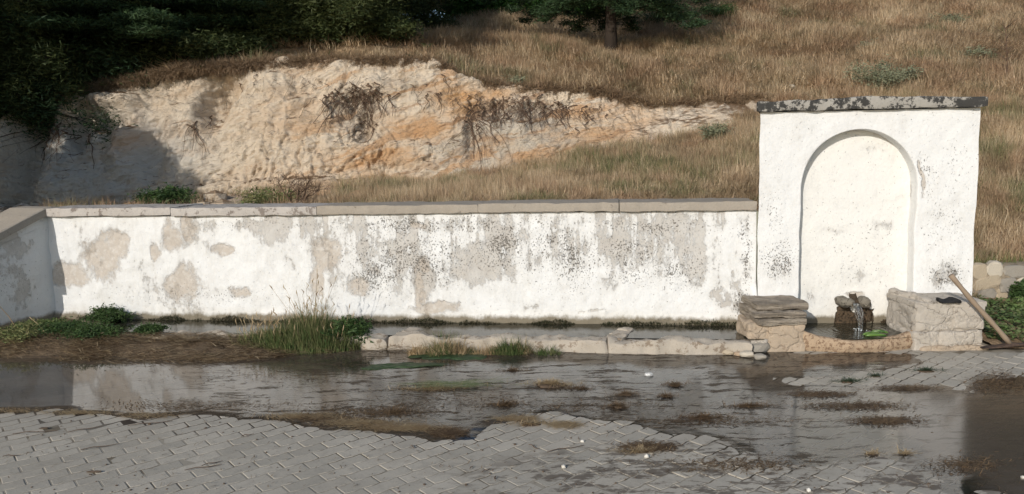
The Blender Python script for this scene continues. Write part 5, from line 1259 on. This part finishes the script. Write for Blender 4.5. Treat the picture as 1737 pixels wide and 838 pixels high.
# separate clumps of washed up debris
G4 = 'clumps of straw and mud on the paving'
def clump(px, py, rx, h, mat, lab, seed, n=500, sq=.5, base=True):
    g = ground(px, py); k = g.y/F; r = rx*k; t = thing('debris_clump', lab, 'debris', (g.x, g.y, g.z), G4); R = np.random.RandomState(seed)
    v, fc = rock_verts(1., seed, 3, (r*.62, r*sq*.6, h*.8)); v[:, :2] += .35*r*np.stack([fbm(v[:, 0]*5/r*.2, v[:, 1]*5/r*.2, 0, 3, seed+31), .5*sq*fbm(v[:, 0]*1/r, v[:, 1]*1/r, 0, 3, seed+32)], 1); v[:, 2] = np.maximum(v[:, 2], -.01); v += .12*h*np.stack([fbm(v[:, 0]*40, v[:, 1]*40, v[:, 2]*40, 2, seed+i) for i in range(3)], 1)
    wmesh('mud_core', v+np.array(g), fc, MMudD, t, smooth=True)
    a = R.uniform(0, 6.28, n); q = np.sqrt(R.uniform(0, 1, n)); X = np.where(q < .6, r*.62*q*np.cos(a), R.normal(0, .75, n)*r); Y = np.where(q < .6, r*.62*sq*q*np.sin(a), R.normal(0, .30, n)*r*sq+.25*r*sq*np.sin(X/r*2.4+seed)); Z = h*np.sqrt(np.clip(1-q*q, 0, 1))+.003
    V, Q = blades(np.stack([X, Y, Z], 1)+np.array(g), R.uniform(.02, .07, n), R.uniform(.002, .005, n), R.normal(0, .9, n)+R.randint(0, 2, n)*PI, R.normal(1.4, .25, n), R.normal(0, .3, n))
    o = wmesh('straw', V, fix(Q), mat, t); o['kind'] = 'stuff'
MMudD = mat_simple('dark_mud', (.055, .038, .025), (.11, .075, .048), 30, .75)
for i, (px, py, rx, h, m_, lab, n, sq) in enumerate((
    (935, 655, 36, .030, MStraw, 'largest heap of pale straw lying in the water, right of the green stalks', 900, .6),
    (985, 661, 26, .010, MStrawD, 'flat dark tail trailing right of the largest straw heap', 300, .4),
    (740, 661, 62, .012, MStraw, 'long bundle of greenish cut stalks lying in the water', 700, .28),
    (860, 688, 26, .014, MStrawD, 'small brown clump below and left of the largest straw heap', 400, .5),
    (1062, 671, 20, .016, MStrawD, 'small brown clump to the right of the largest straw heap', 300, .5),
    (1048, 692, 14, .022, MStrawD, 'rounded dark clump in the middle of the wet paving', 260, .7),
    (1130, 674, 14, .014, MStrawD, 'little clump with an orange leaf on the wet paving', 200, .5),
    (1145, 655, 16, .016, MStrawD, 'dark clump right of the piece of white litter', 260, .6),
    (1192, 710, 28, .014, MStrawD, 'low brown clump in the wet joints near the middle right', 380, .4),
    (1270, 690, 40, .010, MStrawD, 'long thin brown drift left of the fountain reflection', 400, .25),
    (670, 701, 34, .016, MStrawD, 'dark clump with pale sticks at the lower edge of the puddle', 420, .5),
    (870, 630, 22, .010, MStrawD, 'flat brown scrap in the upper water, near the weed mat', 240, .4),
    (1570, 629, 24, .010, MAlgae, 'dark green scrap of weed on the paving before the right seat', 260, .5),
    (1440, 648, 22, .012, MAlgae, 'dark green leaf scrap on the paving before the basin', 260, .5),
    (1485, 639, 10, .012, MAlgae, 'tiny dark green scrap right of the leaf scrap', 120, .6),
    (1085, 766, 34, .006, MStraw, 'flat straw and gravel patch on the dry paving in the foreground', 300, .35),
    (900, 790-70, 30, .006, MStraw, 'flat pale straw patch at the dry edge of the puddle', 300, .35),
    (1480, 771, 12, .008, MStraw, 'tiny pale leaf clump in the foreground water', 90, .6),
    (1535, 771, 14, .008, MStraw, 'pale leaf clump right of the tiny one in the foreground water', 100, .5))):
    clump(px, py, rx, h, m_, lab, 600+i, n, sq)
# green stalks on the bundle
g = ground(770, 657); R = np.random.RandomState(44); n = 240
B = np.stack([g.x+R.normal(0, .16, n), g.y+R.normal(0, .045, n), np.full(n, g.z+.018)+R.uniform(0, .012, n)], 1)
V, Q = blades(B, R.uniform(.08, .22, n), np.full(n, .004), R.normal(.1, .15, n)+R.randint(0, 2, n)*PI, R.normal(1.5, .05, n), R.normal(.0, .05, n))
o = wmesh('green_stalks', V, fix(Q), mat_leaf('pale_green_stalk', [(.20, .28, .10), (.32, .38, .17), (.15, .22, .07), (.40, .40, .22)]), base=tuple(g)); tag(o, 'pale green cut grass stalks lying on the long bundle in the water', kind='stuff')
# algae mats
G5 = 'patches of green algae below the trough'
for i, (px, py, rx, ry, lab) in enumerate(((745, 604, 62, 7, 'broad green algae patch spilling from the trough gap'), (690, 621, 66, 4, 'long thin green algae patch in the upper water'), (790, 607, 34, 5, 'dark green algae below the low weed mat'), (640, 625, 30, 3, 'small green algae streak left in the upper water'))):
    g = ground(px, py); k = g.y/F; v, fc = rock_verts(1., 60+i, 4, (rx*k, ry*k*3.2, .010)); v[:, 2] = np.maximum(v[:, 2], -.004)
    v += .010*np.stack([fbm(v[:, 0]*14, v[:, 1]*14, 0, 3, i+5*q) for q in range(3)], 1)*np.array([2, 2, .6])
    o = wmesh('algae_mat', v+np.array(g)+np.array([0, 0, .004]), fc, MAlgae, base=tuple(g), smooth=True); tag(o, lab, 'algae', G5)
# loose stones
G6 = 'loose stones at the foot of the trough and seat'
for i, (px, py, rx, m_, lab) in enumerate(((1234, 601, 12, 0, 'orange brown stone at the left of the row by the trough end'), (1252, 603, 9, 3, 'rusty stone next to the orange brown one'), (1250, 593, 9, 0, 'small tan stone behind the rusty one'), (1266, 605, 14, 1, 'flat pale stone in the middle of the row'),
                                         (1272, 597, 12, 2, 'grey brown stone behind the flat pale one'), (1289, 609, 13, 2, 'grey angular stone at the right of the row, nearest the camera'), (1283, 596, 24, 2, 'wide flat grey stone against the left seat'))):
    g = ground(px, py); k = g.y/F; v, fc = rock_verts(rx*k*.85, 70+i, 2, (1, .8, .5)); v[:, 2] += rx*k*.35
    o = wmesh('loose_stone', v+np.array(g), fc, MStone[m_], base=tuple(g)); tag(o, lab, 'stone', G6)
G7 = 'small white stones on the paving'
for i, (px, py, rx, lab) in enumerate(((956, 794, 7, 'white stone alone on the dry paving at the bottom middle'), (1097, 776, 6, 'white stone at the edge of the straw patch in the foreground'), (1372, 834, 7, 'white stone cut by the bottom edge of the picture'), (988, 750, 5, 'tiny white stone near the wet joints'), (1735, 812, 6, 'white stone at the lower right edge'))):
    g = ground(px, py); k = g.y/F; v, fc = rock_verts(rx*k*.72, 80+i, 1, (1, .8, .8)); v[:, 2] += rx*k*.4
    o = wmesh('white_stone', v+np.array(g), fc, MWhiteS, base=tuple(g)); tag(o, lab, 'stone', G7)
g = ground(1100, 638); v, fc = rock_verts(1., 91, 2, (.035, .022, .018)); o = wmesh('litter', v+np.array(g)+np.array([0, 0, .014]), fc, mat_simple('white_wrapper', (.75, .75, .72), (.3, .3, .29), 60, .4), base=tuple(g)); tag(o, 'crumpled black and white wrapper lying in the water', 'litter')
# twigs on the dry paving
R_ = random.Random(77); MTw = mat_simple('dark_twig', (.07, .05, .035), (.14, .10, .07), 20)
TWL = ['short slanting dark twig in the upper left of the dry paving', 'longer dark twig below the short slanting one at the upper left', 'dark twig near the left edge of the picture', 'dark twig across the paving left of the middle, nearer the camera', 'short steep twig just above its longer neighbour left of the middle',
 'small upright twig in the middle foreground', 'curved twig right of the small upright one in the middle foreground', 'twig pointing down to the right below the puddle edge', 'long thin twig left of the tiny white stone', 'thin twig along the puddle edge at the far left', 'thin twig lying at the puddle edge, second from the left',
 'short twig below the straw drift left of the middle', 'tiny twig nearest the bottom edge in the middle', 'tiny dark twig below the straw drift in the middle']
TW = [(145, 730, 30, .3, 'twig'), (170, 760, 34, .25, ''), (20, 775, 16, .1, ''), (345, 795, 34, .2, ''), (360, 788, 20, .35, ''), (800, 795, 8, .9, ''), (825, 800, 12, .5, ''), (905, 760, 16, -.6, ''), (960, 763, 40, .2, ''), (60, 665+70, 40, .1, ''), (255, 720, 40, .15, ''), (420, 740, 12, .3, ''), (840, 812, 8, 1.2, ''), (700, 760, 8, -.6, '')]
for i, (px, py, l, a, _) in enumerate(TW):
    g = ground(px, py); k = g.y/F; L = l*k*.9; d = Vector((math.cos(a), math.sin(a)*2, 0)).normalized()*L; mb = MB(); q = Vector(g)+Vector((0, 0, .009))
    mb.tube([q-d, q-d*.4+Vector((0, .006, .004)), q+d*.3-Vector((0, .006, 0)), q+d], [.0022, .003, .0028, .0015], 5)
    o = wmesh('twig', mb.V, mb.F, MTw, base=tuple(g)); where = 'left' if px < 450 else 'middle'
    tag(o, TWL[i], 'twig', 'dark twigs in the left foreground' if px < 450 else 'dark twigs in the middle foreground')
for i, (px, py) in enumerate(((160, 802), (75, 728))):
    g = ground(px, py); v, fc = rock_verts(1., 95+i, 2, (.045-.015*i, .012, .005)); o = wmesh('dead_leaf', v+np.array(g)+np.array([0, 0, .008]), fc, MTw, base=tuple(g)); tag(o, ('large dark curled leaf on the dry paving at the lower left', 'small dark leaf on the dry paving near the left puddle edge')[i], 'leaf', 'dead leaves on the paving')
# grit on the paving
R = np.random.RandomState(23); mb = MB()
for k in range(700):
    y = R.uniform(3.8, 6.2); x = R.uniform(-.66, .66)*y; v, fc = rock_verts(abs(R.normal(.0015, .0025))+.0015, k % 7, 1, (1, 1, .6)); mb.add(v+np.array([x, y, gz(y)+.002]), fc)
o = wmesh('grit', mb.V, mb.F, MTw, base=(0, 5, 0)); tag(o, 'fine dark grit strewn over the paving', kind='stuff')
straw_field('paving_litter', 'short bits of straw and twig scattered over the dry paving', px_pts([(300, 770, 700, 90, 1), (900, 780, 500, 70, .8), (1500, 620, 300, 20, .4), (1600, 815, 300, 30, .5)], 260, 8), MStrawD, (.015, .06), .0035, 1.2, seed=9)
# dead stalks leaning at the lower left of the wall
mb = MB(); p = atz(82, 570, .1)
for (a, b, c_, d) in ((50, 538, 84, 572), (0, 520, 30, 560), (82, 572, 45, 545), (110, 552, 160, 553)):
    mb.tube([atz(c_, d, .11), (atz(c_, d, .11)+at(a, b, 7.45))/2+Vector((0, 0, .02)), at(a, b, 7.45)], [.005, .004, .003], 5)
o = wmesh('dead_stalks', mb.V, mb.F, MStraw, base=tuple(p)); tag(o, 'pale dead stalks leaning over the weeds by the wing wall', 'stalks')
